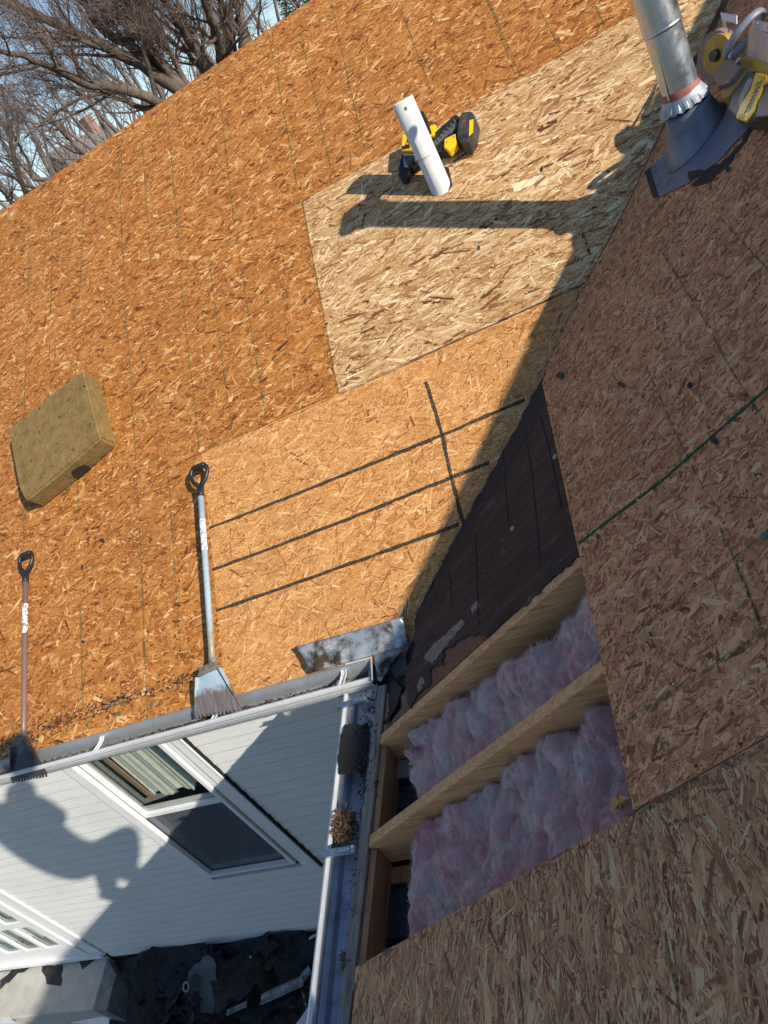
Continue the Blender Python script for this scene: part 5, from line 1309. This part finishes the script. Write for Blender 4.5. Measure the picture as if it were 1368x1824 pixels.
def grp(D, base_px, limbs, label, r=.1, kids=9):
    T_ = Tree(); b = FAR(*base_px, D); root = Vector((b.x, b.y, b.z)); foot = Vector((b.x, b.y, GZ))
    T_.seg(foot, root, r * 2.0, r * 1.6, 12, False)
    for pts, rr in limbs: traced(pts, D, rr, T_, root, kids)
    T_.build(tuple(foot), label, 'bare trees beyond the ridge')
D = 9.5
grp(D, (400, 235), [([(345, 165), (290, 120), (225, 78), (175, 45), (140, -10), (120, -60)], .115), ([(330, 168), (250, 112), (190, 82), (130, 60), (60, 25), (-10, 0)], .12), ([(300, 190), (240, 162), (160, 150), (100, 122), (40, 100), (-30, 82)], .095),
                    ([(285, 197), (240, 190), (200, 172), (140, 158), (90, 158)], .05), ([(320, 160), (270, 90), (245, 40), (215, -20)], .07), ([(340, 160), (300, 90), (275, 50), (262, -20)], .06)],
    'largest grey bare tree with thick limbs spreading to the left', .15, 11)
grp(D + .6, (440, 190), [([(372, 128), (345, 82), (322, 52), (300, 0), (280, -60)], .11), ([(395, 108), (385, 62), (370, 25), (352, -30)], .11), ([(365, 132), (335, 95), (290, 60), (262, 20), (240, -30)], .06)], 'grey bare tree with dark forked stems left of the upright trunks', .13, 9)
grp(D + .9, (460, 160), [([(412, 96), (405, 55), (395, 20), (382, -40)], .095), ([(437, 82), (432, 40), (416, 0), (404, -50)], .13), ([(420, 95), (418, 60), (400, 30), (385, -20)], .05)], 'bare tree with two thick upright trunks near the top edge', .14, 6)
grp(D + 3, (490, 110), [([(462, 66), (464, 30), (466, 0), (460, -60)], .03)], 'thin dark sapling right of the upright trunks', .03, 6)
grp(D + 3, (90, 345), [([(45, 345), (30, 300), (20, 262), (14, 210), (2, 150)], .06), ([(40, 330), (22, 285), (35, 240), (30, 200)], .035)], 'slender bare tree at the left edge', .06, 8)
grp(D + 4, (120, 320), [([(60, 318), (52, 290), (35, 262), (20, 230), (20, 190)], .05), ([(190, 300), (140, 265), (115, 240), (85, 208), (60, 190)], .055)], 'slender pale bare tree leaning over the low grey roof', .06, 8)
grp(D + 2, (30, 420), [([(22, 368), (8, 348), (-10, 330)], .06)], 'dark leaning trunk in the lower left of the trees', .06, 6)
def free_tree(px, py, D_, H, r, label, mats, maxd=3, kids=7, nlimb=5):
    q = FAR(px, py, D_); foot = Vector((q.x, q.y, GZ)); T_ = Tree()
    top = foot + Vector((R_.uniform(-.5, .5), R_.uniform(-.5, .5), H * .45)); mid = foot.lerp(top, .5) + Vector((R_.uniform(-.2, .2), 0, 0))
    T_.chain([foot, mid, top], r, r * .75, 0, -1, 0)
    for k in range(nlimb):
        a = 6.283 * k / nlimb + R_.random(); d = Vector((math.cos(a) * .55, math.sin(a) * .55, 1)).normalized()
        T_.limb(top - Vector((0, 0, R_.uniform(0, H * .18))), d, H * R_.uniform(.4, .6), r * .6, 1, .35, maxd + 1, kids)
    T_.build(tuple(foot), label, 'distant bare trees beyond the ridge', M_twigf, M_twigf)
k = 0
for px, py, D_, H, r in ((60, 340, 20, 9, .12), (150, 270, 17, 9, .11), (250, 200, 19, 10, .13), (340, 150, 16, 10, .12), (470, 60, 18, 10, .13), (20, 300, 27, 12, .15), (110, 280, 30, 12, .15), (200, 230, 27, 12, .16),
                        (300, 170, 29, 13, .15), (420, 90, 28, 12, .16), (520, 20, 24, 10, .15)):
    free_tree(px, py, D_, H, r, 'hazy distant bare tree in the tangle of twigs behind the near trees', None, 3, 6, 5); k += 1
# an evergreen at the top
q = FAR(528, 10, 26); ev = empty('evergreen_tree', (q.x, q.y, GZ), 'dark green evergreen at the top edge over the ridge', 'tree')
bm = bmesh.new(); tube(bm, [Vector((q.x, q.y, GZ)), Vector((q.x, q.y, GZ + 9))], [.2, .03], 8); bm_obj('trunk', bm, M_bark, ev)
V = []; Fc = []
for i in range(6500):
    h = R_.random() ** .8; rr = 1.5 * (1 - h) * math.sqrt(R_.random()) + .05; a = R_.uniform(0, 6.283); c = Vector((q.x + rr * math.cos(a), q.y + rr * math.sin(a), GZ + 1.2 + 8.2 * h))
    d = Vector((math.cos(a), math.sin(a), R_.uniform(-.4, .5))).normalized() * R_.uniform(.08, .2); w = Vector((R_.gauss(0, 1), R_.gauss(0, 1), R_.gauss(0, 1))).normalized() * .03
    o = len(V); V += [c - w, c + w, c + d]; Fc.append((o, o + 1, o + 2))
mesh_py('crown', V, Fc, simple('dark_needles', (.035, .065, .025), .8, var=.4, scale=3, bump=0), ev)

# ------------------------------------------------------------------ the person taking the picture, standing on the shaded roof behind the camera
def skin_chain(name, verts, edges, radii, mat, parent, root=0, sub=2):
    me = bpy.data.meshes.new(name); me.from_pydata([tuple(v) for v in verts], edges, []); me.update()
    o = link(name, me, mat, parent); md = o.modifiers.new('skin', 'SKIN')
    for i, r in enumerate(radii):
        sv = me.skin_vertices[0].data[i]; sv.radius = (r, r) if isinstance(r, float) else r; sv.use_root = (i == root)
    md.use_smooth_shade = True; s = o.modifiers.new('sub', 'SUBSURF'); s.levels = s.render_levels = sub; return o
rz = lambda x: TB * x
pp = empty('person', (1.42, -2.2, rz(1.42)), 'person in a dark jacket and cap holding up a phone on the shaded roof', 'person')
fL, fR = (1.13, -2.12, rz(1.13) + .06), (1.68, -2.22, rz(1.68) + .06)
J = dict(pel=(1.42, -2.22, 1.36), bel=(1.40, -2.22, 1.50), che=(1.38, -2.20, 1.76), nk=(1.60, -2.18, 2.04), hd=(1.71, -2.15, 2.18), hl=(1.30, -2.20, 1.32), hr=(1.56, -2.24, 1.31), kl=(1.20, -1.93, 1.10), kr=(1.70, -2.00, 1.34),
         al=(1.13, -2.12, .78), ar=(1.68, -2.22, 1.10), sl=(1.16, -2.12, 1.92), sr=(1.62, -2.26, 1.96), el=(.93, -2.06, 1.60), er=(1.50, -2.10, 1.70), wl=(1.06, -1.95, 1.82), wr=(1.25, -1.93, 1.78))
names = list(J); ix = {n_: i for i, n_ in enumerate(names)}
E_ = [('pel', 'bel'), ('bel', 'che'), ('che', 'nk'), ('nk', 'hd'), ('pel', 'hl'), ('pel', 'hr'), ('hl', 'kl'), ('hr', 'kr'), ('kl', 'al'), ('kr', 'ar'), ('che', 'sl'), ('che', 'sr'), ('sl', 'el'), ('sr', 'er'), ('el', 'wl'), ('er', 'wr')]
rad = dict(pel=.18, bel=.18, che=.205, nk=.08, hd=.06, hl=.13, hr=.13, kl=.095, kr=.10, al=.06, ar=.06, sl=.11, sr=.11, el=.075, er=.08, wl=.035, wr=.035)
skin_chain('body', [J[k_] for k_ in names], [(ix[a], ix[b]) for a, b in E_], [rad[k_] for k_ in names], simple('dark_jacket', (.05, .055, .07), .85), pp, 0)
M_skin = simple('skin', (.50, .29, .20), .5, var=.08)
hd = Vector((1.80, -2.11, 2.33)); bm = bmesh.new(); bmesh.ops.create_uvsphere(bm, u_segments=24, v_segments=16, radius=1.0)
fdir = (Vector((-.5, .8, -.35))).normalized(); sd = fdir.cross(Vector((0, 0, 1))).normalized(); ud = sd.cross(fdir)
for v in bm.verts:
    x, y, z = v.co; jaw = 1 - .25 * max(0, -z); nose = .16 * math.exp(-((x / .18) ** 2 + ((z + .05) / .25) ** 2)) if y > 0 else 0
    v.co = hd + sd * x * .075 * jaw + fdir * (y * .092 * jaw + nose * .14) + ud * z * .118
bm_obj('head', bm, M_skin, pp, True)
for s in (-1, 1):
    bm = bmesh.new(); bmesh.ops.create_uvsphere(bm, u_segments=10, v_segments=8, radius=.011)
    for v in bm.verts: v.co = v.co + hd + fdir * .083 + sd * s * .030 + ud * .008
    bm_obj('eye', bm, M_black, pp)
    bm = bmesh.new(); tube(bm, [hd + sd * s * .072 + ud * .02, hd + sd * s * .086, hd + sd * s * .074 - ud * .03], [.010, .018, .008], 8); bm_obj('ear', bm, M_skin, pp)
bm = bmesh.new(); box(bm, hd + fdir * .088 - ud * .05, .04, .004, .006, sd, fdir, ud); bm_obj('mouth', bm, simple('lips', (.35, .12, .10), .5), pp)
bm = bmesh.new(); tube(bm, [hd + ud * .035, hd + ud * .09, hd + ud * .125], [.098, .088, .04], 20); prism(bm, [hd + ud * .045 + sd * a + fdir * b for a, b in ((-.07, .05), (-.06, .13), (0, .165), (.06, .13), (.07, .05))], ud * .006); bm_obj('cap', bm, simple('cap_cloth', (.03, .03, .035), .8), pp)
for f, an in ((fL, J['al']), (fR, J['ar'])):
    f = Vector(f); fd = Vector((-.6, .8, 0)); fd = Vector((fd.x, fd.y, TB * fd.x)).normalized()
    skin_chain('boot', [f - fd * .07, f + fd * .04, f + fd * .17, (f.x, f.y, f.z + .10)], [(0, 1), (1, 2), (0, 3)], [.048, .045, .035, .05], simple('boot_leather', (.06, .04, .03), .7), pp, 0)
fw = Vector(ROT[2]); rt = Vector(ROT[0]); dn = Vector(ROT[1]); pc = Vector(CAM) - fw * .045
for wv, s in ((Vector(J['wl']), -1), (Vector(J['wr']), 1)):
    g0 = pc + rt * (.06 * s) + dn * (.04 if s < 0 else .05) - fw * .01
    hand_v = [wv, wv.lerp(g0, .55)]; ed = [(0, 1)]; rr = [.03, .034]
    palm = 1
    for k in range(4):
        b = len(hand_v); o_ = dn * (-.03 + .02 * k); tip = pc + rt * (.035 * s) + o_ + fw * (.012) + dn * .03
        hand_v += [hand_v[1] + o_ * .8 + (g0 - hand_v[1]) * .5, g0 + o_ + rt * .016 * s, tip]; ed += [(1, b), (b, b + 1), (b + 1, b + 2)]; rr += [.010, .009, .0075]
    b = len(hand_v); hand_v += [g0 - fw * .02 - dn * .02, pc + rt * .03 * s - fw * .015 - dn * .01]; ed += [(1, b), (b, b + 1)]; rr += [.012, .009]
    skin_chain('hand', hand_v, ed, rr, M_skin, pp, 0, 1)
bm = bmesh.new(); box(bm, pc, .075, .155, .009, rt, dn, fw); o = bm_obj('phone', bm, M_black, None, bevel=.003); tag(o, 'black phone held up by the person on the roof', 'phone')
